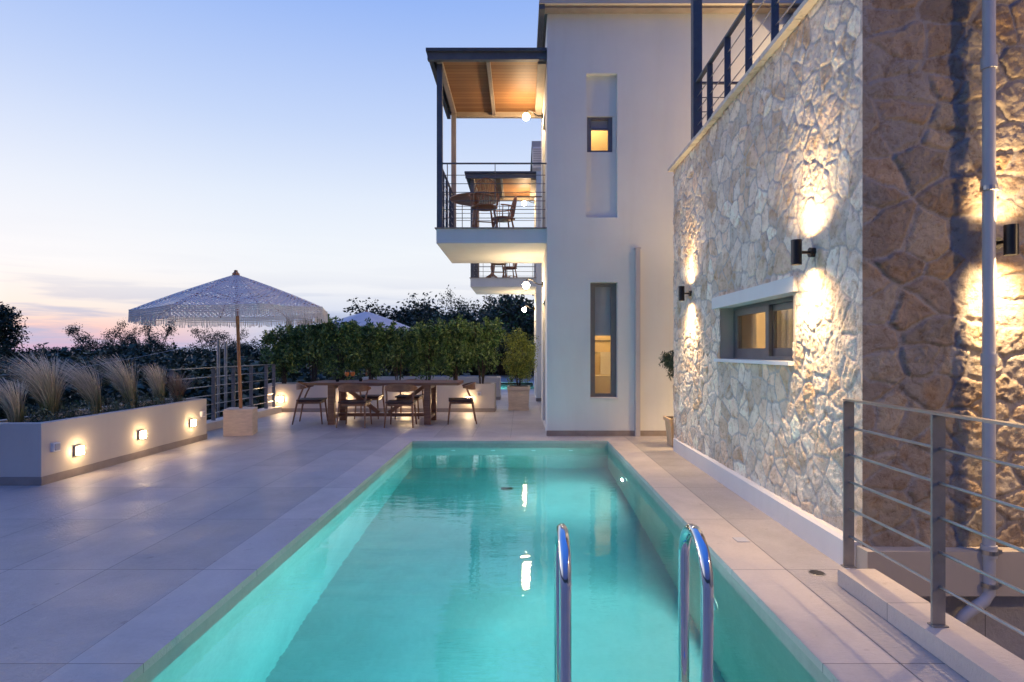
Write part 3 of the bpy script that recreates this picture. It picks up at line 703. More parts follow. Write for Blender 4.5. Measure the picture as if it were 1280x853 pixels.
M['beam'] = basic('cream_lit_beam', (0.42, 0.34, 0.26), 0.5, 0, 0.08, 6, 60, 0.05)  # canopy metal as the lamplight turns it cream, put into the colour
M['post_lit'] = M['beam']  # far canopy post: lamplight painted in as a paler material
block1 = block((3.0, 9.42, 0), 'tall white apartment block with a wooden roofed balcony, nearest the pool end')
block2 = dup(block1, (3.0, 9.42 + 6.5, 0), 0, 'farther white apartment block, its balcony seen through the nearer balcony railing')
# connecting wall between the blocks
t = thing('link_wall', 'white recessed wall filling the gap between the two apartment blocks', 'wall', (1.9, 12.1, 0))
obj('wall', B(1.3, 1.5, 12.102, 15.915, 0, 6.4), M['plaster'], t)
t = thing('return_wall', 'white garden wall closing the passage right of the stone wing', 'wall', (7.6, 8.05, 0))
obj('wall', B(7.2, 7.4, 8.06, 9.39, 0, 2.6), M['plaster'], t)

# downpipes
t = thing('downpipe', 'slim white square downpipe on the white facade beside the tall narrow window', 'downpipe', (1.85, 9.38, 0))
obj('pipe', B(1.81, 1.885, 9.335, 9.405, 0.0, 2.97), M['pipe'], t, bevel=0.006)
obj('cap', B(1.80, 1.895, 9.33, 9.41, 2.965, 2.985), M['pipe'], t)
t = thing('downpipe', 'round grey white downpipe running down the dimly lit front stone wall with a cranked foot', 'downpipe', (2.76, 3.45, 0))
ppx, ppy = 2.765, 3.497
obj('pipe', tube(bmesh.new(), [(ppx, ppy, 3.9), (ppx, ppy, 0.15), (ppx, ppy, -0.08), (ppx - 0.03, ppy, -0.125), (ppx - 0.13, ppy + 0.01, -0.21), (ppx - 0.165, ppy + 0.02, -0.26), (ppx - 0.17, ppy + 0.02, -0.9)], 0.033, 20), M['pipe'], t, smooth=True)
for z in (3.05, 2.33, 1.30, 0.17): obj('socket', tube(bmesh.new(), [(ppx, ppy, z - 0.035), (ppx, ppy, z + 0.035)], 0.041, 20), M['pipe'], t, smooth=True)
for z in (2.31, 0.165, -0.03): obj('clamp', box(tube(bmesh.new(), [(ppx, ppy, z - 0.012), (ppx, ppy, z + 0.012)], 0.045, 20), ppx + 0.03, ppx + 0.075, ppy - 0.006, ppy + 0.06, z - 0.01, z + 0.01), M['galv'], t)
# ================================================================== KERB AND STAIRWELL RAILING (right foreground)
t = thing('stairwell_kerb', 'low stone kerb carrying the steel railing beside the stairwell, bottom right', 'kerb', (1.93, 1.5, 0))
bm = bmesh.new(); box(bm, 1.83, 2.045, -2.0, 3.42, 0.002, 0.092); obj('kerb_stone', bm, M['coping'], t, bevel=0.005)
obj('inner_upstand', B(2.031, 2.046, -2.0, 3.55, -0.4, 0.0), M['plinth'], t)
t = thing('stairwell_railing', 'brushed steel railing with flat posts and five rods in front of the dimly lit stone wall', 'railing', (1.915, 1.5, 0.092))
obj('handrail', bar(bmesh.new(), (1.91, -1.5, 1.065), (1.91, 3.47, 1.065), 0.045, 0.012), M['galv'], t, bevel=0.002)
for k in range(5):
    z = 0.905 - 0.158 * k
    obj('rod', tube(bmesh.new(), [(1.915, -1.5, z), (1.915, 3.455, z)], 0.0075, 10), M['galv'], t, smooth=True)
for k in range(6):
    y = 3.45 - 0.74 * k
    p = obj('post', B(1.88, 1.94, y - 0.006, y + 0.006, 0.10, 1.058), M['post'], t, bevel=0.0015)
    obj('foot_plate', B(1.875, 1.945, y - 0.022, y + 0.022, 0.093, 0.099), M['post'], p, bevel=0.002)

# ================================================================== POOL LADDER
t = thing('pool_ladder', 'polished steel pool ladder with two arched grab rails at the near pool edge', 'ladder', (0.4, 2.2, 0))
steps = []
for x in (0.154, 0.645):
    yn, yf, zt, r = 2.05, 2.345, 0.535, 0.1475
    pts = [(x, yn, 0.0), (x, yn, zt)]
    for k in range(1, 16):
        a = math.pi * k / 16; pts.append((x, (yn + yf) / 2 - r * math.cos(a), zt + r * math.sin(a)))
    pts += [(x, yf, zt), (x, yf, -1.25)]
    h = obj('grab_rail', tube(bmesh.new(), pts, 0.0215, 24), M['chrome'], t, smooth=True)
    obj('flange', lathe(bmesh.new(), [(0, 0.001), (0.045, 0.001), (0.045, 0.008), (0.024, 0.02), (0.024, 0.03)], (x, yn, 0), 24), M['chrome'], h, smooth=True)
for z in (-0.35, -0.62, -0.89, -1.16): obj('step', B(0.154, 0.645, 2.31, 2.38, z, z + 0.02), M['chrome'], t, bevel=0.004)

# ================================================================== POOL LIGHTS, INLETS, DRAIN
M['pool_lens'] = glow('pool_light_lens', (0.75, 1.0, 0.93), 14)
POOLC = (0.92, 0.97, 1.0)
for y, lab, en in ((7.37, 'round white underwater lamp on the right pool wall at the far end', 60), (4.0, 'round underwater lamp low on the right pool wall near the ladder', 100)):
    t = thing('pool_light', lab, 'pool light', (PX1, y, -0.72), 'underwater lamps in the right pool wall')
    rx = Matrix.Translation((PX1 - 0.003, y, -0.72)) @ Matrix.Rotation(R(-90), 4, 'Y')
    bm = lathe(bmesh.new(), [(0.055, 0.0), (0.085, 0.0), (0.085, 0.018), (0.06, 0.03), (0.055, 0.018)], (0, 0, 0), 28); bm.transform(rx); obj('rim', bm, M['white'], t, smooth=True)
    bm = lathe(bmesh.new(), [(0, 0.022), (0.04, 0.018), (0.055, 0.01)], (0, 0, 0), 28); bm.transform(rx); obj('lens', bm, M['pool_lens'], t, smooth=True)
    lamp('pool_beam', 'AREA', (PX1 - 0.045, y, -0.72), en, POOLC, parent=t, rot=(0, R(90), 0), shape='DISK', size=0.09)
for k, x in enumerate((-1.02, -0.42, 0.19, 0.75)):
    w = ('first', 'second', 'third', 'fourth')[k]
    t = thing('pool_inlet', '%s small white water inlet from the left in the far pool wall' % w, 'pool inlet', (x, PY1, -0.30), 'inlets along the far pool wall')
    bm = lathe(bmesh.new(), [(0, 0.012), (0.02, 0.012), (0.035, 0.006), (0.035, 0.0)], (0, 0, 0), 20); bm.transform(Matrix.Translation((x, PY1, -0.30)) @ Matrix.Rotation(R(90), 4, 'X')); obj('cover', bm, M['white'], t, smooth=True)
t = thing('pool_drain', 'dark round drain grate on the pool floor', 'drain', (-0.18, 7.8, FZ + 0.002))
obj('grate', lathe(bmesh.new(), [(0, 0.015), (0.07, 0.013), (0.085, 0.002)], (-0.18, 7.8, FZ), 24), M['black'], t, smooth=True)
t = thing('deck_drain', 'small round metal drain set in the deck before the railing kerb', 'drain', (1.80, 3.60, 0))
d0 = obj('grate', lathe(bmesh.new(), [(0, 0.003), (0.045, 0.003), (0.05, 0.0015)], (1.80, 3.60, 0), 24), M['galv'], t)
bm = bmesh.new()
for k in range(-3, 4): box(bm, 1.80 - math.sqrt(0.0018 - (0.012 * k) ** 2) if abs(k) < 4 and 0.0018 > (0.012 * k) ** 2 else 1.79, 1.80 + math.sqrt(max(0.0018 - (0.012 * k) ** 2, 0.0001)), 3.60 + 0.012 * k - 0.002, 3.60 + 0.012 * k + 0.002, 0.0032, 0.0042)
obj('slot', bm, M['black'], d0)
o = top(obj('skimmer_lid', B(1.53, 1.62, 4.18, 4.28, 0.001, 0.004), M['pipe'], None), 'small white rectangular cover plate set in the right pool coping', 'cover plate')

# ================================================================== WALL LAMPS
def updown(loc, nrm, label, pw=1.0):
    """black cylinder lamp with light up and down; nrm = outward direction from the wall"""
    t = thing('wall_lamp', label, 'wall lamp', loc, 'black up and down lamps on the stone wing')
    p = Vector(loc); n = Vector(nrm); c = p + n * 0.105
    bm = bmesh.new(); tube(bm, [p - n * 0.03, p + n * 0.012], 0.034, 20); tube(bm, [p + n * 0.012, p + n * 0.07], 0.011, 12); obj('bracket', bm, M['black'], t, smooth=True)
    prof = [(0.028, -0.075), (0.036, -0.09), (0.036, 0.09), (0.028, 0.09), (0.028, 0.07)]
    prof = [(0.0, -0.060), (0.031, -0.060), (0.031, -0.088), (0.036, -0.088), (0.036, 0.088), (0.031, 0.088), (0.031, 0.060), (0.0, 0.060)]
    obj('cylinder', lathe(bmesh.new(), prof, c, 28), M['black'], t, smooth=True)
    for s in (1, -1):
        obj('bulb', lathe(bmesh.new(), [(0, s * 0.062), (0.026, s * 0.062), (0.026, s * 0.068), (0, s * 0.070)], c, 20), M['bulb_small'], t)
        lamp('lamp_beam', 'SPOT', c + Vector((0, 0, s * 0.074)), (40 if s > 0 else 130) * pw, WARM, 0.022, t, rot=(R(180) if s > 0 else 0, 0, 0), spot_size=R(74 if s > 0 else 110), spot_blend=1.0)
        lamp('lamp_spill', 'SPOT', c + Vector((0, 0, s * 0.074)), 42 * pw, WARM, 0.022, t, rot=(R(180) if s > 0 else 0, 0, 0), spot_size=R(168), spot_blend=1.0)
    return t
M['bulb_small'] = glow('warm_led_disc', (1, 0.66, 0.32), 30)
updown((SX - 0.02, 4.20, 2.05), (-1, 0, 0), 'black cylinder lamp on the pale stone wall above right of the window')
updown((SX - 0.02, 7.20, 2.05), (-1, 0, 0), 'black cylinder lamp near the far end of the pale stone wall')
updown((2.87, SY0 - 0.03, 2.0), (0, -1, 0), 'black cylinder lamp on the dimly lit front stone wall right of the downpipe')

updown((3.1, SY1 + 0.0, 1.9), (0, 1, 0), 'unseen cylinder lamp added on the rear face of the stone wing to light the passage', 2.2)  # added lamp out of view, warming the passage and facade
t = thing('added_stair_wall', 'unseen wall added beyond the stairwell to carry the fill lamp', 'wall', (5.6, 0.5, GZ))  # unseen wall, added only to hold the lamp below
obj('wall', B(5.5, 5.7, -2.5, 3.4, GZ, 3.0), M['plaster_cream'], t)
t = thing('stair_fill_lamp', 'unseen round lamp added beyond the stairwell to warm the stone face', 'wall lamp', (5.5, 1.0, 2.3))
obj('base', tube(bmesh.new(), [(5.51, 1.0, 2.3), (5.47, 1.0, 2.3)], 0.09, 20), M['white'], t, smooth=True)
M['fill_glow'] = glow('fill_lamp_glow', (1, 0.70, 0.40), 6)
obj('diffuser', lathe(bmesh.new(), [(0.075 * math.sin(R(a)), -0.075 * math.cos(R(a))) for a in range(0, 181, 15)], (5.45, 1.0, 2.3), 20), M['fill_glow'], t, smooth=True)
lamp('stair_fill', 'POINT', (5.3, 1.0, 2.3), 180, WARM, 0.08, t)  # added light out of view, warms the front stone face
M['globe'] = glow('warm_globe', (1, 0.70, 0.40), 340)
def sconce(y, z, label):
    t = thing('globe_lamp', label, 'wall lamp', (0.42, y, z), 'bare globe lamps on curved arms')
    bx = 0.10
    obj('wall_plate', tube(bmesh.new(), [(0.42, y, z + 0.02), (0.39, y, z + 0.02)], 0.05, 18), M['black'], t, smooth=True)
    pts = [(0.39, y, z + 0.02), (0.33, y, z + 0.02), (0.27, y, z + 0.05), (0.21, y, z + 0.105), (0.15, y, z + 0.12), (0.105, y, z + 0.105), (bx, y, z + 0.06)]
    obj('arm', tube(bmesh.new(), pts, 0.009, 10), M['black'], t, smooth=True)
    obj('shade_cap', lathe(bmesh.new(), [(0.0, 0.078), (0.03, 0.076), (0.042, 0.066), (0.044, 0.06), (0.02, 0.064), (0, 0.064)], (bx, y, z), 24), M['black'], t, smooth=True)
    obj('bulb', lathe(bmesh.new(), [(0.065 * math.sin(R(a)), -0.065 * math.cos(R(a))) for a in range(0, 181, 15)], (bx, y, z), 20), M['globe'], t, smooth=True)
    return t
for k, yy in enumerate((11.1, 17.6)):
    w = ('nearer', 'farther')[k]
    sconce(yy, 2.58, 'glowing globe lamp low on the %s apartment block beneath its balcony' % w)
    sconce(yy, 5.74, 'glowing globe lamp beneath the wooden canopy of the %s balcony' % w)
t = thing('globe_lamp', 'unseen globe lamp added above the roof terrace to warm the facade', 'wall lamp', (5.2, 9.42, 5.45), 'bare globe lamps on curved arms')
obj('wall_plate', tube(bmesh.new(), [(5.2, 9.41, 5.5), (5.2, 9.38, 5.5)], 0.05, 18), M['black'], t, smooth=True)
obj('arm', tube(bmesh.new(), [(5.2, 9.38, 5.5), (5.2, 9.25, 5.55), (5.2, 9.1, 5.5)], 0.009, 10), M['black'], t, smooth=True)
obj('bulb', lathe(bmesh.new(), [(0.065 * math.sin(R(a)), -0.065 * math.cos(R(a))) for a in range(0, 181, 15)], (5.2, 9.1, 5.43), 20), M['globe'], t, smooth=True)
lamp('terrace_fill', 'POINT', (5.2, 9.0, 5.25), 300, WARM, 0.06, t)  # globe and light added out of view to warm the facade
t = thing('air_conditioner', 'pale slatted outdoor unit hung high on the wall beyond the first balcony', 'air conditioner', (0.36, 15.2, 6.0))
obj('case', B(0.28, 1.298, 14.2, 14.5, 5.75, 6.25), M['white'], t, bevel=0.01)
bm = bmesh.new()
for k in range(8): box(bm, 0.30, 1.2, 14.188, 14.199, 5.79 + 0.055 * k, 5.82 + 0.055 * k)
obj('grille', bm, M['pipe'], t)

# ================================================================== LEFT PLANTER WITH LAMPS
LPX = -4.82
def tiny_box_lamp(loc, nrm, label, group, size=0.085, e=6.5):
    t = thing('box_lamp', label, 'wall lamp', loc, group)
    p = Vector(loc); n = Vector(nrm); s = Vector((0, 0, 1)).cross(n)
    def bx(bm, a0, a1, b0, b1, z0, z1):
        mx = Matrix.Translation(p) @ Matrix((s, n, Vector((0, 0, 1)))).transposed().to_4x4()
        return box(bm, a0, a1, b0, b1, z0, z1, mx)
    h = size / 2
    bm = bmesh.new(); bx(bm, -h - 0.006, h + 0.006, 0, 0.012, -h - 0.01, h + 0.01); bx(bm, -h - 0.006, h + 0.006, 0.012, 0.030, h, h + 0.01); bx(bm, -h - 0.006, -h, 0.012, 0.030, -h, h); bx(bm, h, h + 0.006, 0.012, 0.030, -h, h); bx(bm, -h - 0.006, h + 0.006, 0.012, 0.030, -h - 0.01, -h)
    obj('housing', bm, M['post'], t)
    obj('diffuser', bx(bmesh.new(), -h + 0.003, h - 0.003, 0.013, 0.058, -h + 0.003, h - 0.003), M['lamp_glass'], t, bevel=0.004)
    return t
M['lamp_glass'] = glow('opal_lamp_glass', (1, 0.68, 0.36), 110)
t = thing('planter', 'long rendered planter of feather grasses along the left edge of the terrace', 'planter', (-5.16, 7.5, 0))
bm = bmesh.new(); y0_, y1_ = 5.95, 9.08; hz = 0.622; w_ = 0.09
box(bm, LPX - w_, LPX, y0_, y1_, 0.001, hz); box(bm, -5.52, -5.52 + w_, y0_, y1_, 0.001, hz); box(bm, -5.52 + w_, LPX - w_, y0_, y0_ + w_, 0.001, hz); box(bm, -5.52 + w_, LPX - w_, y1_ - w_, y1_, 0.001, hz)
obj('planter_wall', bm, M['plaster_cream'], t)
obj('skirting', box(box(bmesh.new(), LPX + 0.001, LPX + 0.013, y0_ - 0.013, y1_, 0.001, 0.085), -5.52, LPX + 0.001, y0_ - 0.013, y0_ - 0.001, 0.001, 0.085), M['skirt'], t)
obj('soil', B(-5.52 + w_, LPX - w_, y0_ + w_, y1_ - w_, 0.3, 0.565), M['soil'], t)
for y, z, w in ((6.42, 0.27, 'nearest'), (7.49, 0.29, 'middle'), (8.64, 0.30, 'farthest')):
    tiny_box_lamp((LPX, y, z), (1, 0, 0), '%s of the three lit box lamps on the left grass planter' % w, 'lit box lamps on the planters')
def socket(loc, nrm, label):
    t = thing('wall_socket', label, 'socket', loc, 'white sockets on the planters')
    p = Vector(loc); n = Vector(nrm); s = Vector((0, 0, 1)).cross(n); mx = Matrix.Translation(p) @ Matrix((s, n, Vector((0, 0, 1)))).transposed().to_4x4()
    obj('cover', box(bmesh.new(), -0.045, 0.045, 0, 0.035, -0.045, 0.045, mx), M['white'], t, bevel=0.006)
    obj('lid', box(bmesh.new(), -0.03, 0.03, 0.0352, 0.045, -0.032, 0.032, mx), M['pipe'], t, bevel=0.003)
socket((LPX, 6.11, 0.36), (1, 0, 0), 'small white weatherproof socket near the front corner of the left planter')
socket((LPX, 8.93, 0.40), (1, 0, 0), 'small white weatherproof socket at the far end of the left planter')

# ------------------------------------------------------------------ feather grasses (each a tuft of fine blades)
def blade_mat(name, base, tip, trans=0.25):
    m, nt, b = new_mat(name)
    at = N(nt, 'ShaderNodeAttribute'); at.attribute_name = 'Col'
    nt.links.new(at.outputs['Color'], b.inputs['Base Color']); b.inputs['Roughness'].default_value = 0.7
    b.inputs['Specular IOR Level'].default_value = 0.25
    return m
M['blade'] = blade_mat('grass_blades', None, None)
def tuft(name, parent, c, n, H, spread, lean, cb, ct, seed, w=0.0035, seg=7, droop=0.35):
    rs = np.random.RandomState(seed); V = []; F = []; C = []
    cb, ct = np.array(cb), np.array(ct)
    for _ in range(n):
        a = rs.rand() * 2 * math.pi; r0 = 0.055 * math.sqrt(rs.rand()); h = H * (0.55 + 0.5 * rs.rand()); sp = spread * rs.rand() ** 0.7
        d = np.array((math.cos(a), math.sin(a), 0)) * sp + np.array((lean[0], lean[1], 0)) * (0.3 + 0.9 * rs.rand())
        side = np.array((-math.sin(a + rs.rand()), math.cos(a + rs.rand()), 0)); br = 0.55 + 0.65 * rs.rand()
        i0 = len(V)
        for k in range(seg + 1):
            s = k / seg
            p = np.array(c) + np.array((math.cos(a) * r0, math.sin(a) * r0, 0)) + d * h * s ** 1.9 + np.array((0, 0, h * (s - droop * s ** 3 * (0.4 + sp)))) 
            p = p + (rs.rand(3) - 0.5) * 0.006 * s
            ww = w * (1 - 0.65 * s)
            V += [tuple(p - side * ww), tuple(p + side * ww)]
            cc = (cb * (1 - s) + ct * s) * br; C += [tuple(cc) + (1,)] * 2
        for k in range(seg): q = i0 + 2 * k; F.append((q, q + 1, q + 3, q + 2))
    me = bpy.data.meshes.new(name); me.from_pydata(V, [], F)
    ca = me.color_attributes.new('Col', 'FLOAT_COLOR', 'POINT'); ca.data.foreach_set('color', np.array(C).ravel())
    return link(name, me, M['blade'], parent)
GB, GT = (0.28, 0.25, 0.09), (0.92, 0.72, 0.45)
gr = [(-5.20, 6.10, 0.50, 'short pale feather grass at the very front of the left planter, cut by the frame', 0.55, 220, 0.30),
      (-5.16, 6.50, 0.76, 'large spreading pale feather grass, second in the left planter', 0.85, 420, 0.32),
      (-5.12, 7.14, 0.66, 'slim feather grass bending left, third in the left planter', 0.45, 240, 0.45),
      (-5.13, 7.80, 0.72, 'airy feather grass behind the middle box lamp', 0.55, 260, 0.38),
      (-5.13, 8.42, 0.58, 'upright feather grass near the far end of the left planter', 0.42, 240, 0.22)]
for k, (x, y, h, lab, sp, n_, ln) in enumerate(gr):
    t = thing('feather_grass', lab, 'grass', (x, y, 0.565), 'feather grasses in the left planter')
    tuft('plume', t, (x, y, 0.565), int(n_ * 1.7), h * 1.22, sp * 0.5, (-ln * 1.5, 0.12), GB, GT, 40 + k)
    tuft('green_blade', t, (x, y, 0.565), n_ // 2, h * 0.55, sp * 0.6, (-ln * 0.5, 0), (0.07, 0.10, 0.035), (0.22, 0.24, 0.10), 70 + k)
t = thing('ornamental_grass', 'bushy brown ornamental grass at the far end of the left planter', 'grass', (-5.13, 8.86, 0.565))
tuft('blade', t, (-5.13, 8.86, 0.565), 420, 0.56, 0.55, (-0.05, 0), (0.20, 0.10, 0.06), (0.50, 0.38, 0.27), 90)

# ------------------------------------------------------------------ leaves
def leaf_mat(name, c1, c2):
    m, nt, b = new_mat(name)
    at = N(nt, 'ShaderNodeAttribute'); at.attribute_name = 'Col'
    n1 = noise(nt, coords(nt), 1.3, 4, 0.6)
    c = mix(nt, 1.0, at.outputs['Color'], ramp(nt, n1, [(0.3, (0.75, 0.75, 0.75)), (0.7, (1.25, 1.25, 1.25))]), 'MULTIPLY')
    nt.links.new(c, b.inputs['Base Color'])
    b.inputs['Roughness'].default_value = 0.5; b.inputs['Specular IOR Level'].default_value = 0.35
    return m
M['leaf'] = leaf_mat('leaf', None, None)
def leaf_cloud(name, parent, pts, size, cols, seed, upbias=0.4, aspect=0.38):
    """pts (n,3): one folded diamond leaf of its own at each point"""
    rs = np.random.RandomState(seed); n = len(pts)
    d = rs.normal(size=(n, 3)); d[:, 2] += upbias * 2; d /= np.linalg.norm(d, axis=1)[:, None]
    s = np.cross(d, rs.normal(size=(n, 3))); s /= np.linalg.norm(s, axis=1)[:, None]
    nn = np.cross(d, s); L = size * (0.6 + 0.7 * rs.rand(n))[:, None]
    base = pts; tip = pts + d * L - np.array((0, 0, 1)) * L * 0.15
    mid = pts + d * L * 0.5
    l = mid + s * L * aspect * 0.5 + nn * L * 0.08; r = mid - s * L * aspect * 0.5 + nn * L * 0.08
    V = np.stack([base, r, tip, l], 1).reshape(-1, 3)
    me = bpy.data.meshes.new(name)
    me.vertices.add(4 * n); me.vertices.foreach_set('co', V.ravel())
    F = np.arange(4 * n)
    me.loops.add(4 * n); me.loops.foreach_set('vertex_index', F)
    me.polygons.add(n); me.polygons.foreach_set('loop_start', np.arange(0, 4 * n, 4)); me.polygons.foreach_set('loop_total', np.full(n, 4))
    me.update(); me.validate()
    cols = np.array(cols); k = (rs.rand(n) * len(cols)).astype(int); c = cols[k] * (0.7 + 0.6 * rs.rand(n))[:, None]
    c = np.repeat(np.concatenate([c, np.ones((n, 1))], 1), 4, axis=0)
    ca = me.color_attributes.new('Col', 'FLOAT_COLOR', 'POINT'); ca.data.foreach_set('color', c.ravel())
    return link(name, me, M['leaf'], parent)
def blob_pts(n, c, rad, seed, clumps=14, cr=0.42, shell=0.5):
    """points in clumps filling an ellipsoid"""
    rs = np.random.RandomState(seed)
    cc = rs.normal(size=(clumps, 3)); cc /= np.linalg.norm(cc, axis=1)[:, None]; cc *= (0.35 + 0.55 * rs.rand(clumps))[:, None]
    k = (rs.rand(n) * clumps).astype(int); q = rs.normal(size=(n, 3)); q /= np.linalg.norm(q, axis=1)[:, None]
    q *= (rs.rand(n) ** shell)[:, None] * cr * (0.7 + 0.6 * rs.rand(clumps))[k][:, None]
    return (cc[k] + q) * np.array(rad) + np.array(c)
LG = [(0.12, 0.21, 0.055), (0.17, 0.27, 0.075), (0.08, 0.15, 0.04), (0.29, 0.38, 0.12)]
# small silvery groundcover cushions between the grasses
gc = [(-5.02, 6.25), (-5.26, 6.34), (-5.0, 6.72), (-5.2, 6.88), (-5.02, 7.38), (-5.24, 7.5), (-5.03, 8.08), (-5.24, 8.2), (-5.03, 8.62), (-5.25, 6.62), (-5.25, 7.9)]
pts = np.concatenate([blob_pts(420, (x, y, 0.62), (0.15, 0.2, 0.12 + 0.03 * (i % 3)), 300 + i, 10, 0.5) for i, (x, y) in enumerate(gc)])
o = leaf_cloud('ground_cover', None, pts, 0.035, [(0.10, 0.14, 0.09), (0.16, 0.20, 0.15), (0.07, 0.11, 0.06)], 5); tag(o, 'low silvery green ground cover between the feather grasses', 'ground cover', kind='stuff')

# ================================================================== LEFT TERRACE EDGE: kerb, railing, poles, cable
o = top(obj('edge_kerb', B(-5.53, -5.27, 9.085, 13.05, 0.001, 0.13), M['plaster_cream'], None, bevel=0.006), 'low cream kerb beneath the steel railing left of the parasol', 'kerb')
t = thing('terrace_railing', 'steel railing with flat posts behind the white parasol at the terrace edge', 'railing', (-5.40, 11.1, 0.13))
obj('handrail', bar(bmesh.new(), (-5.40, 9.12, 1.06), (-5.40, 12.95, 1.06), 0.045, 0.014), M['galv'], t)
for k in range(5): obj('rod', tube(bmesh.new(), [(-5.40, 9.12, 0.9 - 0.16 * k), (-5.40, 12.94, 0.9 - 0.16 * k)], 0.008, 8), M['galv'], t, smooth=True)
for y in (9.16, 10.4, 11.12, 11.85, 12.55, 12.94): obj('post', B(-5.435, -5.365, y - 0.006, y + 0.006, 0.131, 1.052), M['post'], t)
for k, (x, lab) in enumerate(((-7.15, 'left of two thin pale poles standing beyond the terrace railing'), (-6.98, 'right of two thin pale poles standing beyond the terrace railing'))):
    o = top(obj('pole', tube(bmesh.new(), [(x, 14.0, GZ), (x, 14.0, 1.62 - 0.06 * k)], 0.035, 12), M['galv'], None, smooth=True), lab, 'pole', 'thin poles beyond the railing')
pts = []
for k in range(25):
    s = k / 24; pts.append((-22 + (22 - 7.15) * s, 20 - 6 * s, 0.75 + 0.85 * s - 0.5 * math.sin(math.pi * s)))
top(obj('cable', tube(bmesh.new(), pts, 0.004, 6), M['pipe'], None, smooth=True), 'thin pale cable sagging from the poles across the dark trees', 'cable')

# ================================================================== PARASOL
def crochet():
    m = bpy.data.materials.new('crochet_cotton'); m.use_nodes = True; nt = m.node_tree; b = nt.nodes['Principled BSDF']; out = nt.nodes['Material Output']
    b.inputs['Base Color'].default_value = (0.86, 0.82, 0.76, 1); b.inputs['Roughness'].default_value = 0.9
    uv = N(nt, 'ShaderNodeUVMap'); uv.uv_map = 'UV'; sep = N(nt, 'ShaderNodeSeparateXYZ'); nt.links.new(uv.outputs[0], sep.inputs[0])
    u, v_ = sep.outputs[0], sep.outputs[1]      # u around in metres, v down the slope 0..1
    a = math_node(nt, 'SINE', math_node(nt, 'MULTIPLY', u, 2 * math.pi / 0.085)); c = math_node(nt, 'SINE', math_node(nt, 'MULTIPLY', v_, 2 * math.pi * 19))
    grid = math_node(nt, 'MULTIPLY', a, c)
    big = N(nt, 'ShaderNodeTexNoise'); big.inputs['Scale'].default_value = 3.2; big.inputs['Detail'].default_value = 3; nt.links.new(coords(nt), big.inputs['Vector'])
    rows = math_node(nt, 'ADD', math_node(nt, 'MULTIPLY', math_node(nt, 'SINE', math_node(nt, 'MULTIPLY', v_, 2 * math.pi * 4.5)), 0.22), math_node(nt, 'MULTIPLY', v_, 0.35))
    thr = math_node(nt, 'SUBTRACT', 1.12, math_node(nt, 'ADD', rows, math_node(nt, 'MULTIPLY', big.outputs[0], 0.75)))
    hole = math_node(nt, 'GREATER_THAN', grid, thr)
    fine = math_node(nt, 'GREATER_THAN', math_node(nt, 'MULTIPLY', math_node(nt, 'SINE', math_node(nt, 'MULTIPLY', u, 2 * math.pi / 0.02)), math_node(nt, 'SINE', math_node(nt, 'MULTIPLY', v_, 2 * math.pi * 80))), 0.88)
    hole = math_node(nt, 'MAXIMUM', hole, fine)
    tr = N(nt, 'ShaderNodeBsdfTransparent'); tl = N(nt, 'ShaderNodeBsdfTranslucent'); tl.inputs[0].default_value = (0.80, 0.72, 0.64, 1)
    m1 = N(nt, 'ShaderNodeMixShader'); m1.inputs[0].default_value = 0.34; nt.links.new(b.outputs[0], m1.inputs[1]); nt.links.new(tl.outputs[0], m1.inputs[2])
    m2 = N(nt, 'ShaderNodeMixShader'); nt.links.new(hole, m2.inputs[0]); nt.links.new(m1.outputs[0], m2.inputs[1]); nt.links.new(tr.outputs[0], m2.inputs[2]); nt.links.new(m2.outputs[0], out.inputs[0])
    bump(nt, b, grid, 0.6, 0.01); return m
M['crochet'] = crochet()
M['cotton'] = basic('cotton_fringe', (0.80, 0.75, 0.68), 0.9, 0, 0.08, 10, 90, 0.2)
M['canvas'] = basic('beige_canvas', (0.78, 0.68, 0.60), 0.85, 0, 0.06, 4, 90, 0.1)
def canopy_mesh(name, apex, rad, drop, mat, parent, lean, n=8, rot=0.0, rows=14, sag=0.05, uv=True):
    bm = bmesh.new(); L = bm.loops.layers.uv.new('UV'); sub = 8
    cor = [(rad * math.cos(rot + 2 * math.pi * k / n), rad * math.sin(rot + 2 * math.pi * k / n)) for k in range(n)]
    def P(k, s, r):
        a, b_ = cor[k % n], cor[(k + 1) % n]; x = a[0] * (1 - s) + b_[0] * s; y = a[1] * (1 - s) + b_[1] * s
        z = -drop * (0.88 * r + 0.12 * r * r) - sag * math.sin(math.pi * s) * math.sin(math.pi * r * 0.9) * r
        return lean @ Vector((x * r, y * r, z)) + Vector(apex)
    for k in range(n):
        side = 2 * rad * math.sin(math.pi / n)
        g = [[bm.verts.new(P(k, i / sub, max(j / rows, 0.015))) for i in range(sub + 1)] for j in range(rows + 1)]
        for j in range(rows):
            for i in range(sub):
                f = bm.faces.new((g[j][i], g[j][i + 1], g[j + 1][i + 1], g[j + 1][i]))
                for lp, (ii, jj) in zip(f.loops, ((i, j), (i + 1, j), (i + 1, j + 1), (i, j + 1))): lp[L].uv = (k * side + (ii / sub - 0.5) * side * max(jj / rows, 0.3), jj / rows)
    bmesh.ops.remove_doubles(bm, verts=bm.verts[:], dist=1e-4)
    me = bpy.data.meshes.new(name); bm.to_mesh(me); bm.free(); return link(name, me, mat, parent, smooth=True), P
ub = Vector((-4.55, 9.62, 0)); ua = Vector((-4.63, 9.62, 2.60))
t = thing('parasol', 'white crochet parasol with a long tasselled fringe on a square stone foot', 'parasol', ub)
mxb = Matrix.Translation(ub) @ Matrix.Rotation(R(14), 4, 'Z')
bm = bmesh.new(); box(bm, -0.215, 0.215, -0.215, 0.215, 0.001, 0.42, mxb); obj('stone_foot', bm, M['travertine'], t, bevel=0.012)
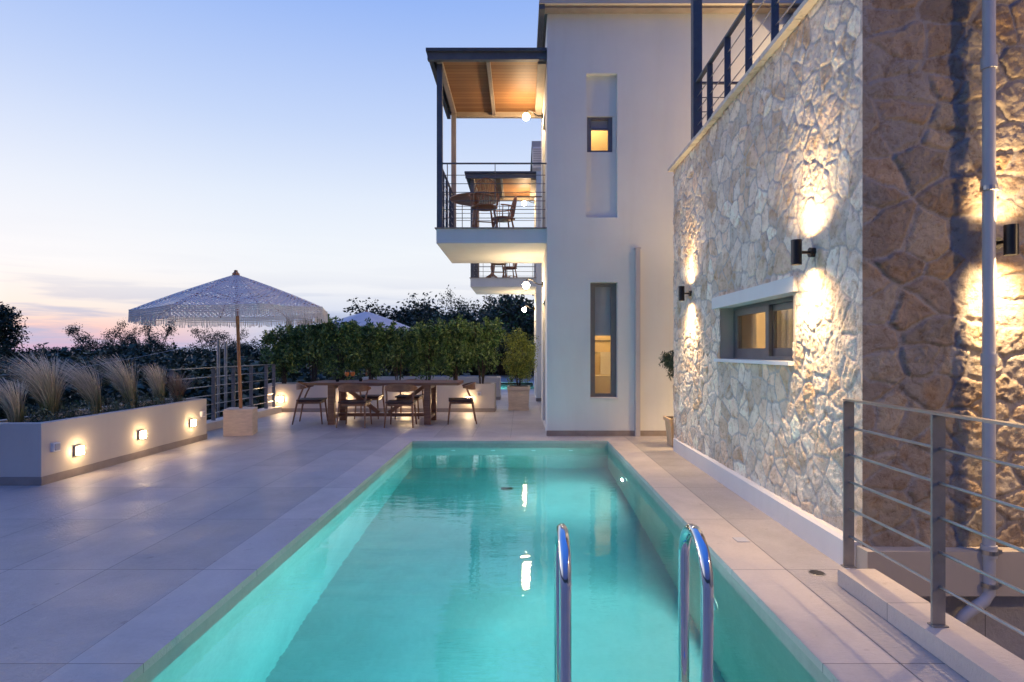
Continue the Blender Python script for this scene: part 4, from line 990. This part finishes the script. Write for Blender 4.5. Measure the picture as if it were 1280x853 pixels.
pl_ = obj('pole', tube(bmesh.new(), [ub + Vector((0, 0, 0.42)), ua + Vector((0, 0, 0.0))], 0.026, 20), M['pole_wood'], t, smooth=True)
lean = Matrix.Rotation(R(-2.0), 3, 'Y')
cv, P = canopy_mesh('canopy', ua, 1.47, 0.60, M['crochet'], t, lean, rot=R(22.5 + 14))
obj('finial', lathe(bmesh.new(), [(0.06, -0.03), (0.055, 0.01), (0.03, 0.035), (0.028, 0.06), (0, 0.07)], ua, 16), M['pole_wood'], t, smooth=True)
obj('hub', lathe(bmesh.new(), [(0.026, -0.04), (0.055, -0.04), (0.055, 0.05), (0.026, 0.05)], ua - Vector((-0.01, 0, 0.42)), 16), M['pole_wood'], pl_, smooth=True)
for k in range(8):
    a = P(k, 0, 0.05) - Vector((0, 0, 0.02)); b_ = P(k, 0, 0.985) - Vector((0, 0, 0.02)); c_ = P(k, 0, 0.5) - Vector((0, 0, 0.03)); h_ = ua - Vector((-0.01, 0, 0.42))
    rb_ = obj('rib', tube(bmesh.new(), [a, b_], 0.009, 8), M['pole_wood'], t, smooth=True)
    obj('strut', tube(bmesh.new(), [h_, c_], 0.008, 8), M['pole_wood'], rb_, smooth=True)
# fringe: knotted band and hanging strings
bm = bmesh.new(); rs = random.Random(3)
for k in range(8):
    m_ = 62
    top_pts = [P(k, i / m_, 1.0) for i in range(m_ + 1)]
    for i in range(m_ + 1):
        p = top_pts[i]; L_ = 0.17 * (0.85 + 0.3 * rs.random()); 
        d_ = Vector((rs.uniform(-.008, .008), rs.uniform(-.008, .008), -L_))
        tube(bm, [p, p + d_ * 0.5 + Vector((rs.uniform(-.004, .004), 0, 0)), p + d_], [0.005, 0.0042, 0.006], 4, caps=False)
    for zc in (0.0, 0.03, 0.06, 0.09):
        tube(bm, [p - Vector((0, 0, zc)) for p in top_pts[::2]], 0.007, 5, caps=False)
    for i in range(0, m_ - 2, 2):
        tube(bm, [top_pts[i], top_pts[min(i + 3, m_)] - Vector((0, 0, 0.055))], 0.003, 4, caps=False)
        tube(bm, [top_pts[i] - Vector((0, 0, 0.055)), top_pts[min(i + 3, m_)]], 0.003, 4, caps=False)
obj('fringe', bm, M['cotton'], t)

ub2 = Vector((-4.85, 18.6, 0)); ua2 = Vector((-4.85, 18.6, 2.60))
t = thing('parasol', 'plain beige parasol rising behind the hedge on the next terrace', 'parasol', ub2)
obj('pole', tube(bmesh.new(), [ub2, ua2], 0.026, 16), M['pole_wood'], t, smooth=True)
cv, P2 = canopy_mesh('canopy', ua2, 1.6, 0.56, M['canvas'], t, Matrix.Identity(3), rot=R(22.5))
obj('finial', lathe(bmesh.new(), [(0.06, -0.02), (0.05, 0.02), (0.028, 0.04), (0, 0.07)], ua2, 14), M['pole_wood'], t, smooth=True)
obj('foot', lathe(bmesh.new(), [(0.0, 0.001), (0.3, 0.001), (0.3, 0.08), (0.04, 0.12), (0, 0.12)], ub2, 20), M['travertine'], t, smooth=True)

# ================================================================== BACK PLANTERS, HEDGE, POTTED SHRUBS
def planter_run(x0, x1, y0, y1, h, label, loc):
    t = thing('planter', label, 'planter', loc); w = 0.09
    bm = bmesh.new(); box(bm, x0, x1, y0, y0 + w, 0.001, h); box(bm, x0, x1, y1 - w, y1, 0.001, h); box(bm, x0, x0 + w, y0 + w, y1 - w, 0.001, h); box(bm, x1 - w, x1, y0 + w, y1 - w, 0.001, h)
    obj('planter_wall', bm, M['plaster_cream'], t)
    obj('skirting', box(box(bmesh.new(), x0, x1 + 0.013, y0 - 0.014, y0 - 0.001, 0.001, 0.085), x1 + 0.001, x1 + 0.013, y0 - 0.001, y1, 0.001, 0.085), M['skirt'], t)
    obj('soil', B(x0 + w, x1 - w, y0 + w, y1 - w, 0.3, h - 0.05), M['soil'], t); return t
planter_run(-5.65, -0.58, 13.1, 13.85, 0.62, 'long white planter with a leafy hedge behind the dining table', (-3.1, 13.5, 0))
planter_run(-4.4, -0.58, 16.4, 17.1, 0.62, 'white planter of the next terrace glimpsed beyond the hedge', (-2.5, 16.7, 0))
for x, lab in ((-5.30, 'lit box lamp on the back planter, left of the dining table'), (-3.90, 'lit box lamp on the back planter behind the left end of the dining table'), (-2.55, 'lit box lamp on the back planter behind the middle of the table'), (-1.14, 'lit box lamp on the back planter behind the right end chair')):
    tiny_box_lamp((x, 13.1, 0.29), (0, -1, 0), lab, 'lit box lamps on the planters', 0.11)
socket((-0.92, 13.1, 0.40), (0, -1, 0), 'small white socket on the back planter right of the right end chair')

def shrub_proto(seed, h, w, nleaf, size, cols, upb=0.5):
    """leafy upright shrub in local coordinates, stems and foliage"""
    t = thing('hedge_shrub', None, None)
    bm = bmesh.new(); rs = random.Random(seed); P_ = []
    for k in range(7):
        a = rs.uniform(0, 6.28); r = rs.uniform(0.1, 1) * w * 0.32
        p1 = Vector((math.cos(a) * 0.04, math.sin(a) * 0.04, 0)); p2 = Vector((math.cos(a) * r * 0.6, math.sin(a) * r * 0.6, h * 0.5)); p3 = Vector((math.cos(a) * r, math.sin(a) * r, h * rs.uniform(0.82, 0.97)))
        tube(bm, [p1, p2, p3], [0.012, 0.009, 0.004], 6); P_.append((p1, p2, p3))
    obj('stem', bm, M['bark'], t, smooth=True)
    rn = np.random.RandomState(seed); pts = []
    c = blob_pts(int(nleaf * 0.72), (0, 0, h * 0.53), (w * 0.55, 0.36, h * 0.46), seed + 1, 26, 0.36, 0.45)
    sh = []
    for k in range(26):                                  # upright leading shoots give the ragged top
        x = rn.uniform(-w * 0.5, w * 0.5); y = rn.uniform(-0.28, 0.28); z0 = h * rn.uniform(0.62, 0.86); L_ = rn.uniform(0.12, 0.30)
        m = int(nleaf * 0.28 / 26); s = rn.rand(m)
        q = np.stack([x + rn.normal(size=m) * 0.025 + s * rn.uniform(-0.08, 0.08), y + rn.normal(size=m) * 0.025, z0 + s * L_], -1); sh.append(q)
    pts = np.concatenate([c] + sh)
    leaf_cloud('foliage', t, pts, size, cols, seed + 2, upb)
    return t
HG = 'laurel shrubs forming the hedge behind the table'
protos = [shrub_proto(101 + i * 7, 1.42, 0.86, 5600, 0.088, LG) for i in range(3)]
ordn = ['first', 'second', 'third', 'fourth', 'fifth', 'sixth', 'seventh', 'eighth']
xs = [-5.38, -4.72, -4.06, -3.42, -2.78, -2.12, -1.48, -0.90]
sc_ = [0.96, 1.09, 1.04, 0.99, 0.97, 1.02, 1.05, 1.04]
for k, x in enumerate(xs):
    if k < 3: o = protos[k]; o.location = (x, 13.47, 0.565)
    else: o = dup(protos[k % 3], (x, 13.47 + 0.03 * (k % 2), 0.565), k * 0.9 if False else 0)
    o.scale = (1 if k % 2 else -1, 1, sc_[k])
    o['label'] = 'dark green laurel shrub, %s from the left in the hedge behind the table' % ordn[k]; o['category'] = 'shrub'; o['group'] = HG
o = protos[0]
# small-leaved clipped shrub in a wooden box
t = thing('potted_shrub', 'rounded yellow green shrub in a square stone trough at the right end of the hedge', 'potted plant', (-0.05, 13.7, 0))
bm = bmesh.new(); loft(bm, [(-0.05, 13.7, 0.03, 0.225, 0.225), (-0.05, 13.7, 0.50, 0.25, 0.25)]); obj('planter_box', bm, M['travertine'], t, bevel=0.008)
bm = bmesh.new(); loft(bm, [(-0.05, 13.7, 0.46, 0.262, 0.262), (-0.05, 13.7, 0.54, 0.262, 0.262)]); obj('rim', bm, M['travertine'], t, bevel=0.008)
bm = bmesh.new(); loft(bm, [(-0.05, 13.7, 0.001, 0.235, 0.235), (-0.05, 13.7, 0.06, 0.235, 0.235)]); obj('foot', bm, M['travertine'], t, bevel=0.006)
obj('soil', B(-0.26, 0.16, 13.49, 13.91, 0.50, 0.547), M['soil'], t)
bm = bmesh.new()
for k in range(6):
    a = k * 1.05; tube(bm, [(-0.05 + 0.03 * math.cos(a), 13.7 + 0.03 * math.sin(a), 0.54), (-0.05 + 0.1 * math.cos(a), 13.7 + 0.1 * math.sin(a), 0.9), (-0.05 + 0.2 * math.cos(a), 13.7 + 0.2 * math.sin(a), 1.5)], [0.012, 0.01, 0.004], 6)
obj('stem', bm, M['bark'], t, smooth=True)
leaf_cloud('foliage', t, np.concatenate([blob_pts(6500, (-0.05, 13.7, 1.25), (0.50, 0.45, 0.64), 500, 50, 0.32, 0.4), blob_pts(1500, (-0.05, 13.7, 0.85), (0.30, 0.30, 0.34), 501, 20, 0.4)]), 0.05, [(0.30, 0.34, 0.06), (0.38, 0.40, 0.07), (0.22, 0.27, 0.05)], 9, 0.6)
# topiary in the passage by the stone wall
t = thing('potted_olive', 'ball clipped olive in a square beige pot at the end of the stone wall', 'potted plant', (2.26, 8.45, 0))
bm = bmesh.new(); loft(bm, [(2.26, 8.45, 0.001, 0.135, 0.135), (2.26, 8.45, 0.37, 0.165, 0.165)]); obj('pot', bm, M['terracotta'], t, bevel=0.008)
bm = bmesh.new(); loft(bm, [(2.26, 8.45, 0.35, 0.18, 0.18), (2.26, 8.45, 0.40, 0.185, 0.185)]); obj('rim', bm, M['terracotta'], t, bevel=0.006)
obj('soil', B(2.11, 2.41, 8.30, 8.60, 0.38, 0.403), M['soil'], t)
obj('stem', tube(bmesh.new(), [(2.26, 8.45, 0.39), (2.27, 8.45, 0.7), (2.26, 8.45, 1.1)], [0.016, 0.013, 0.01], 8), M['bark'], t, smooth=True)
leaf_cloud('foliage', t, blob_pts(3800, (2.26, 8.45, 1.19), (0.27, 0.27, 0.27), 510, 30, 0.32, 0.4), 0.055, [(0.09, 0.13, 0.08), (0.14, 0.18, 0.12), (0.06, 0.09, 0.05)], 12, 0.2, 0.22)

# ================================================================== DINING TABLE AND CHAIRS
t = thing('dining_table', 'long dark teak trestle dining table with crossed braces in front of the hedge', 'table', (-2.52, 11.22, 0))
TY0, TY1 = 10.75, 11.70; ZT = 0.775
bm = bmesh.new()
for k in range(6): y = TY0 + k * (TY1 - TY0) / 6; box(bm, -3.90, -1.13, y + 0.002, y + (TY1 - TY0) / 6 - 0.002, ZT - 0.05, ZT)
obj('tabletop', bm, M['teak'], t, bevel=0.003)
for x in (-3.47, -1.71):
    for y in (10.86, 11.56): obj('leg', B(x - 0.06, x + 0.06, y - 0.04, y + 0.04, 0.001, ZT - 0.051), M['teak'], t, bevel=0.004)
    obj('cross_rail', B(x - 0.045, x + 0.045, 10.90, 11.52, 0.10, 0.16), M['teak'], t, bevel=0.003)
    obj('cross_rail', B(x - 0.045, x + 0.045, 10.90, 11.52, ZT - 0.12, ZT - 0.052), M['teak'], t, bevel=0.003)
obj('stretcher', B(-3.425, -1.755, 11.17, 11.25, 0.115, 0.175), M['teak'], t, bevel=0.003)
for a, b_ in (((-3.38, 11.21, ZT - 0.07), (-2.68, 11.21, 0.18)), ((-1.80, 11.21, ZT - 0.07), (-2.50, 11.21, 0.18))): obj('brace', bar(bmesh.new(), a, b_, 0.06, 0.07), M['teak'], t, bevel=0.003)

def make_chair():
    """open curved-back dining chair; local: faces +Y, origin on the floor under the seat"""
    t = thing('dining_chair', None, None)
    seat = bmesh.new(); loft(seat, [(0, 0.0, 0.415, 0.215, 0.205), (0, 0.0, 0.43, 0.245, 0.225), (0, 0, 0.455, 0.245, 0.225)]); obj('seat', seat, M['darkseat'], t, bevel=0.012)
    for s in (-1, 1):
        obj('leg', tube(bmesh.new(), [(s * 0.235, 0.235, 0.0), (s * 0.205, 0.19, 0.43)], [0.012, 0.019], 10), M['teak'], t, smooth=True)
        obj('leg', tube(bmesh.new(), [(s * 0.25, -0.29, 0.0), (s * 0.225, -0.215, 0.40), (s * 0.235, -0.15, 0.56), (s * 0.255, -0.10, 0.665)], [0.012, 0.019, 0.017, 0.015], 10), M['teak'], t, smooth=True)
    fr = bmesh.new(); box(fr, -0.20, 0.20, 0.165, 0.195, 0.375, 0.416); box(fr, -0.20, 0.20, -0.205, -0.175, 0.375, 0.416); box(fr, -0.225, -0.195, -0.175, 0.165, 0.375, 0.416); box(fr, 0.195, 0.225, -0.175, 0.165, 0.375, 0.416)
    obj('seat_frame', fr, M['teak'], t, bevel=0.003)
    # crest: a wide curved back board running out into short arms
    bm = bmesh.new(); n = 22; rings = []
    for i in range(n + 1):
        th = math.pi * (1.02 + 0.96 * i / n); u = abs(i / n - 0.5) * 2
        r = 0.272; p = Vector((r * math.cos(th), -0.02 + 0.245 * math.sin(th), 0.70 - 0.015 * u))
        hh = 0.055 * (1 - u ** 2.2) + 0.014; tt = 0.012 + 0.012 * u ** 2
        nrm = Vector((math.cos(th), math.sin(th), 0))
        rings.append([bm.verts.new(p + nrm * (tt * c) + Vector((0, 0, hh * s_))) for c, s_ in ((-1, -1), (1, -1), (1.0, 1), (-1, 1))])
    for a, b_ in zip(rings, rings[1:]):
        for k in range(4): bm.faces.new((a[k], a[(k + 1) % 4], b_[(k + 1) % 4], b_[k]))
    bm.faces.new(rings[0][::-1]); bm.faces.new(rings[-1]); obj('backrest', bm, M['teak'], t, bevel=0.004)
    return t
ch = make_chair(); CG = 'curved back wooden chairs round the dining table'
spots = [(-2.98, 10.66, 0, 'left of the two dark chairs on the pool side of the table'),
         (-2.15, 10.66, R(2), 'right of the two dark chairs on the pool side of the table'),
         (-3.05, 11.93, R(180), 'dark wood dining chair behind the table, left one, beside the hedge'),
         (-2.24, 11.93, R(178), 'dark wood dining chair behind the table, right one, beside the hedge'),
         (-3.92, 11.12, R(-84), 'dark wood dining chair at the left head of the table, nearest the parasol'),
         (-1.13, 11.12, R(97), 'dark wood dining chair pulled out at the right head of the table')]
for k, (x, y, a, lab) in enumerate(spots):
    o = ch if k == 0 else dup(ch, (x, y, 0.001), a)
    o.location = (x, y, 0.001); o.rotation_euler = (0, 0, a); o['label'] = lab; o['category'] = 'chair'; o['group'] = CG
# glasses of spritz and two small dark bowls
M['clear'] = glass('clear_glass', (0.97, 0.97, 0.97), 0.02)
def goblet():
    t = thing('wine_glass', None, None)
    obj('foot', lathe(bmesh.new(), [(0, 0.002), (0.036, 0.002), (0.036, 0.004), (0.006, 0.008), (0.0045, 0.09), (0.0, 0.09)], (0, 0, 0), 20), M['clear'], t, smooth=True)
    obj('bowl', lathe(bmesh.new(), [(0.005, 0.09), (0.028, 0.103), (0.045, 0.14), (0.044, 0.175), (0.036, 0.205)], (0, 0, 0), 24), M['clear'], t, smooth=True)
    obj('drink', lathe(bmesh.new(), [(0.0, 0.093), (0.026, 0.105), (0.042, 0.14), (0.0405, 0.178), (0.0, 0.178)], (0, 0, 0), 24), M['drink'], t, smooth=True)
    return t
g = goblet()
for k, (x, y, lab) in enumerate(((-3.27, 11.14, 'left stemmed glass of orange drink on the dining table'), (-3.18, 11.20, 'right stemmed glass of orange drink on the dining table'))):
    o = g if k == 0 else dup(g, (x, y, ZT + 0.001)); o.location = (x, y, ZT + 0.001); o.rotation_euler = (0, 0, 0)
    o['label'] = lab; o['category'] = 'glass'; o['group'] = 'glasses of orange drink'
for x, y, lab in ((-3.44, 11.1, 'small dark bowl left of the two glasses on the table'), (-3.03, 11.2, 'small dark bowl right of the two glasses on the table')):
    o = top(obj('bowl', lathe(bmesh.new(), [(0, 0), (0.028, 0.0), (0.04, 0.05), (0.034, 0.05), (0.024, 0.008), (0, 0.008)], (x, y, ZT + 0.001), 20), M['black'], None, smooth=True), lab, 'bowl', 'small bowls on the dining table')

# ================================================================== BALCONY FURNITURE
def balcony_table():
    t = thing('balcony_table', None, None)
    obj('tabletop', lathe(bmesh.new(), [(0, 0.715), (0.40, 0.715), (0.45, 0.73), (0.45, 0.745), (0.44, 0.75), (0, 0.75)], (0, 0, 0), 40), M['pine'], t, smooth=True)
    obj('pedestal', lathe(bmesh.new(), [(0, 0.16), (0.05, 0.16), (0.06, 0.22), (0.035, 0.3), (0.055, 0.42), (0.03, 0.55), (0.045, 0.66), (0.09, 0.713), (0, 0.713)], (0, 0, 0), 20), M['pine'], t, smooth=True)
    for k in range(4):
        a = k * math.pi / 2 + 0.6; d = Vector((math.cos(a), math.sin(a), 0))
        obj('foot', tube(bmesh.new(), [d * 0.03 + Vector((0, 0, 0.22)), d * 0.18 + Vector((0, 0, 0.13)), d * 0.34 + Vector((0, 0, 0.02))], [0.03, 0.026, 0.02], 8), M['pine'], t, smooth=True)
    return t
def windsor():
    t = thing('windsor_chair', None, None)
    obj('seat', lathe(bmesh.new(), [(0, 0.425), (0.19, 0.425), (0.225, 0.44), (0.225, 0.455), (0.2, 0.462), (0, 0.452)], (0, 0, 0), 26), M['pine'], t, smooth=True)
    for sx in (-1, 1):
        for sy in (-1, 1): obj('leg', tube(bmesh.new(), [(sx * 0.13, sy * 0.13, 0.43), (sx * 0.17, sy * 0.17, 0.2), (sx * 0.20, sy * 0.20, 0.0)], [0.014, 0.021, 0.013], 8), M['pine'], t, smooth=True)
    obj('stretcher', tube(bmesh.new(), [(-0.168, 0, 0.2), (0.168, 0, 0.2)], 0.011, 8), M['pine'], t)
    for sx in (-1, 1): obj('stretcher', tube(bmesh.new(), [(sx * 0.175, -0.175, 0.18), (sx * 0.168, 0, 0.2), (sx * 0.175, 0.175, 0.18)], 0.011, 8), M['pine'], t)
    hp = []
    for k in range(17):
        a = math.pi * k / 16; hp.append((0.205 * math.cos(a) * (1.0), -0.15 - 0.09 * math.sin(a) ** 0.7, 0.455 + 0.42 * math.sin(a) ** 0.6))
    hoop = obj('back_hoop', tube(bmesh.new(), hp, 0.011, 8), M['pine'], t, smooth=True)
    for k in range(7):
        x = -0.15 + 0.05 * k; zt = 0.455 + 0.42 * (1 - (x / 0.205) ** 2) ** 0.3
        obj('spindle', tube(bmesh.new(), [(x * 0.8, -0.155, 0.452), (x, -0.155 - 0.085 * (1 - (x / .205) ** 2) ** .35, zt)], 0.0055, 6), M['pine'], t, smooth=True)
    arm = []
    for k in range(13):
        a = math.pi * (1 + k / 12); arm.append((0.25 * math.cos(a), 0.02 + 0.215 * math.sin(a) * 0.98, 0.655))
    am = obj('arm_bow', tube(bmesh.new(), [(-0.25, 0.10, 0.655)] + arm + [(0.25, 0.10, 0.655)], 0.013, 8), M['pine'], t, smooth=True)
    for sx in (-1, 1):
        for y in (-0.05, 0.06): obj('arm_post', tube(bmesh.new(), [(sx * 0.2, y, 0.45), (sx * 0.248, y, 0.65)], 0.008, 6), M['pine'], t, smooth=True)
    return t
bt = balcony_table(); wc = windsor()
for k in range(2):
    dy = 6.5 * k; w = ('nearer', 'farther')[k]; z = 3.353
    o = bt if k == 0 else dup(bt, (0, 0, 0)); o.location = (-0.83, 10.72 + dy, z); o.rotation_euler = (0, 0, 0); o['label'] = 'round wooden pedestal table on the %s balcony' % w; o['category'] = 'table'; o['group'] = 'round tables on the balconies'
    o = wc if k == 0 else dup(wc, (0, 0, 0)); o.location = (-0.62, 10.10 + dy, z); o.rotation_euler = (0, 0, R(12)); o['label'] = 'hoop back wooden chair at the front of the %s balcony, back to the camera' % w; o['category'] = 'chair'; o['group'] = 'spindle back chairs on the balconies'
    o = dup(wc, (-0.33, 11.0 + dy, z), R(105)); o['label'] = 'hoop back wooden chair seen side on near the wall of the %s balcony' % w; o['category'] = 'chair'; o['group'] = 'spindle back chairs on the balconies'

# ================================================================== TREES BEYOND THE TERRACE
DG = [(0.035, 0.055, 0.03), (0.05, 0.075, 0.035), (0.028, 0.042, 0.026), (0.07, 0.095, 0.045)]
def tree_proto(kind, seed):
    t = thing({'round': 'broadleaf_tree', 'wispy': 'wispy_tree', 'cone': 'conifer_tree', 'scrub': 'scrub_bush'}[kind], None, None)
    rs = random.Random(seed); bm = bmesh.new(); H = 6.0; lm = []
    if kind == 'cone':
        H = 7.0; tube(bm, [(0, 0, 0), (0.05, 0, 3), (0, 0, 6.6)], [0.2, 0.13, 0.03], 8)
        pts = []
        for k in range(60):
            z = 0.7 + 6.1 * (k / 60); r = 1.75 * (1 - (z / 7.3) ** 2.2) * rs.uniform(0.55, 1.1); a = k * 2.4 + rs.uniform(-.4, .4)
            e = Vector((math.cos(a) * r, math.sin(a) * r, z + 0.28)); tube(bm, [(0, 0, z), e], [0.035, 0.01], 5)
            rn = np.random.RandomState(seed + k); m = 150; s = rn.rand(m) ** 0.6
            pts.append(np.stack([e.x * s, e.y * s, z + 0.28 * s], -1) + rn.normal(size=(m, 3)) * np.array((0.18, 0.18, 0.14)))
        pts = np.concatenate(pts); size = 0.16
    elif kind == 'scrub':
        for k in range(7):
            a = rs.uniform(0, 6.28); tube(bm, [(0, 0, 0), (math.cos(a) * 0.5, math.sin(a) * 0.5, 1.2), (math.cos(a) * 1.2, math.sin(a) * 1.2, 2.1)], [0.06, 0.04, 0.015], 5)
        pts = blob_pts(4200, (0, 0, 1.35), (2.2, 1.7, 1.55), seed, 34, 0.34, 0.5); size = 0.17
    else:
        tube(bm, [(0, 0, 0), (rs.uniform(-.15, .15), 0.1, 1.6), (rs.uniform(-.3, .3), 0, 3.2)], [0.22, 0.16, 0.11], 8)
        tips = []
        for k in range(11):
            a = k * 2.4 + rs.uniform(-.4, .4); r = rs.uniform(0.6, 1.7); z = rs.uniform(3.3, 5.4)
            p0 = Vector((0, 0, rs.uniform(1.4, 3.0))); p2 = Vector((math.cos(a) * r, math.sin(a) * r, z)); p1 = (p0 + p2) / 2 + Vector((0, 0, -0.15))
            tube(bm, [p0, p1, p2], [0.07, 0.045, 0.02], 5); tips.append(p2)
            for q in range(5 if kind == 'wispy' else 3):
                b2 = a + rs.uniform(-1.1, 1.1); e = p2 + Vector((math.cos(b2) * rs.uniform(.2, .6), math.sin(b2) * rs.uniform(.2, .6), rs.uniform(0.25, 0.85))); tube(bm, [p2 - (p2 - p1) * 0.3 * rs.random(), (p2 + e) / 2 + Vector((0, 0, -.05)), e], [0.018, 0.012, 0.004], 4); tips.append(e)
        if kind == 'wispy':
            rn = np.random.RandomState(seed); pts = np.concatenate([np.array(tp) + rn.normal(size=(44, 3)) * 0.17 for tp in tips] + [blob_pts(3600, (0, 0, 3.5), (1.7, 1.5, 1.3), seed, 22, 0.36)]); size = 0.13
        else: pts = np.concatenate([blob_pts(5200, (0, 0, 3.9), (2.1, 1.9, 1.75), seed, 30, 0.33, 0.5)] + [np.array(tp) * np.array((1, 1, 0.93)) + np.random.RandomState(5).normal(size=(30, 3)) * 0.2 for tp in tips]); size = 0.19
    obj('trunk', bm, M['bark'], t, smooth=True)
    leaf_cloud('crown', t, pts, size, DG, seed + 3, 0.1, 0.5)
    return t
TP = {'round': [tree_proto('round', 11), tree_proto('round', 29)], 'wispy': [tree_proto('wispy', 5), tree_proto('wispy', 17)], 'cone': [tree_proto('cone', 3)], 'scrub': [tree_proto('scrub', 8), tree_proto('scrub', 44)]}
HT = {'round': 5.75, 'wispy': 5.7, 'cone': 7.0, 'scrub': 2.8}
used = set()
def plant(kind, v, px, topy, D, label, wf=1.0, rz=0.0, group=None):
    """tree whose crown top reaches the eye line given by topy at distance D"""
    x = (px - 651) * D / 740; zt = 1.35 + (439 - topy) * D / 740
    pr = TP[kind][v % len(TP[kind])]; zg = float(gheight(np.array(x), np.array(D))) - 0.05
    s = (zt - zg) / HT[kind]
    if pr.name not in used: used.add(pr.name); o = pr; o.location = (x, D, zg); o.rotation_euler = (0, 0, rz)
    else: o = dup(pr, (x, D, zg), rz)
    o.scale = (s * wf, s * wf, s); o['label'] = label; o['category'] = 'bush' if kind == 'scrub' else 'tree'
    if group: o['group'] = group
    return o
plant('cone', 0, 6, 384, 26, 'dark conifer silhouetted against the pink sky at the far left edge', 0.98)
BG = 'trees beyond the terrace'
r5 = random.Random(5)
lst = [('wispy', 0, 128, 411, 44, 'feathery bare topped tree left of the row on the left skyline'), ('wispy', 1, 192, 411, 46, 'feathery tree directly left below the parasol rim'),
       ('wispy', 0, 155, 416, 50, 'thin twiggy tree between the two feathery trees on the left skyline'), ('wispy', 1, 264, 420, 46, 'wispy tree seen just left of the parasol pole'), ('wispy', 0, 289, 418, 52, 'wispy tree right behind the parasol pole'),
       ('round', 0, 62, 432, 40, 'rounded dark tree right of the conifer'), ('round', 1, 98, 430, 46, 'low rounded tree on the left skyline before the feathery ones'), ('round', 0, 165, 428, 40, 'broad dark tree below the feathery left skyline trees'), ('round', 1, 225, 434, 44, 'dark round tree under the left half of the parasol'),
       ('round', 0, 316, 428, 44, 'dark tree filling the gap between the parasol pole and the hedge'), ('round', 1, 352, 430, 48, 'dark tree peeking over the left end of the hedge'),
       ('round', 0, 497, 379, 40, 'dark tree top just right of the distant beige parasol'), ('round', 1, 532, 377, 42, 'rounded tree above the middle of the hedge'), ('wispy', 0, 576, 379, 44, 'airy tree above the hedge left of the lower balcony'),
       ('wispy', 1, 603, 381, 42, 'airy tree under the farther balcony'), ('round', 0, 592, 384, 36, 'dark broad tree under the left part of the farther balcony'), ('round', 1, 628, 376, 34, 'big dark tree under the middle of the farther balcony'), ('round', 0, 657, 368, 32, 'big dark tree beside the corner of the farther block'),
       ('round', 1, 558, 388, 38, 'dark tree low over the right half of the hedge'), ('round', 0, 455, 402, 46, 'dark tree hidden mostly behind the distant beige parasol'), ('round', 1, 410, 408, 50, 'low dark tree over the hedge left of the distant parasol')]
for k, (kd, v, px, ty, D, lab) in enumerate(lst): plant(kd, v, px, ty, D, lab, 1.15 if kd == 'round' else 1.0, r5.uniform(0, 6.28), BG)
# lower scrub in front of them, down the slope
k = 0
words = ['conifer', 'first grass tuft', 'second grass tuft', 'third grass tuft', 'fourth grass tuft', 'brown grass', 'two pale poles', 'parasol pole', 'railing corner', 'hedge end']
for row, (D, ty0) in enumerate(((19, 452), (26, 446), (33, 440))):
    for i, px in enumerate((-30, 20, 66, 112, 158, 204, 250, 294, 338, 382)):
        plant('scrub', i + row, px + r5.uniform(-12, 12) + row * 15, ty0 + r5.uniform(-5, 6), D + r5.uniform(-2, 2), 'dark scrub bush behind the %s, %s row down the slope' % (words[i], ('nearest', 'middle', 'rear')[row]), 1.25, r5.uniform(0, 6.28), 'scrub bushes down the slope')
for i, px in enumerate((440, 480, 520, 560, 600, 640)):
    plant('round', i, px, 405 + r5.uniform(-6, 6), 34 + r5.uniform(-2, 2), 'dark tree low behind the hedge, %s from the left of six' % ordn[i], 1.2, r5.uniform(0, 6.28), 'dark trees low behind the hedge')
for n_, ps in TP.items():
    for p in ps:
        if p.name not in used:
            for c in list(p.children): bpy.data.objects.remove(c)
            bpy.data.objects.remove(p)
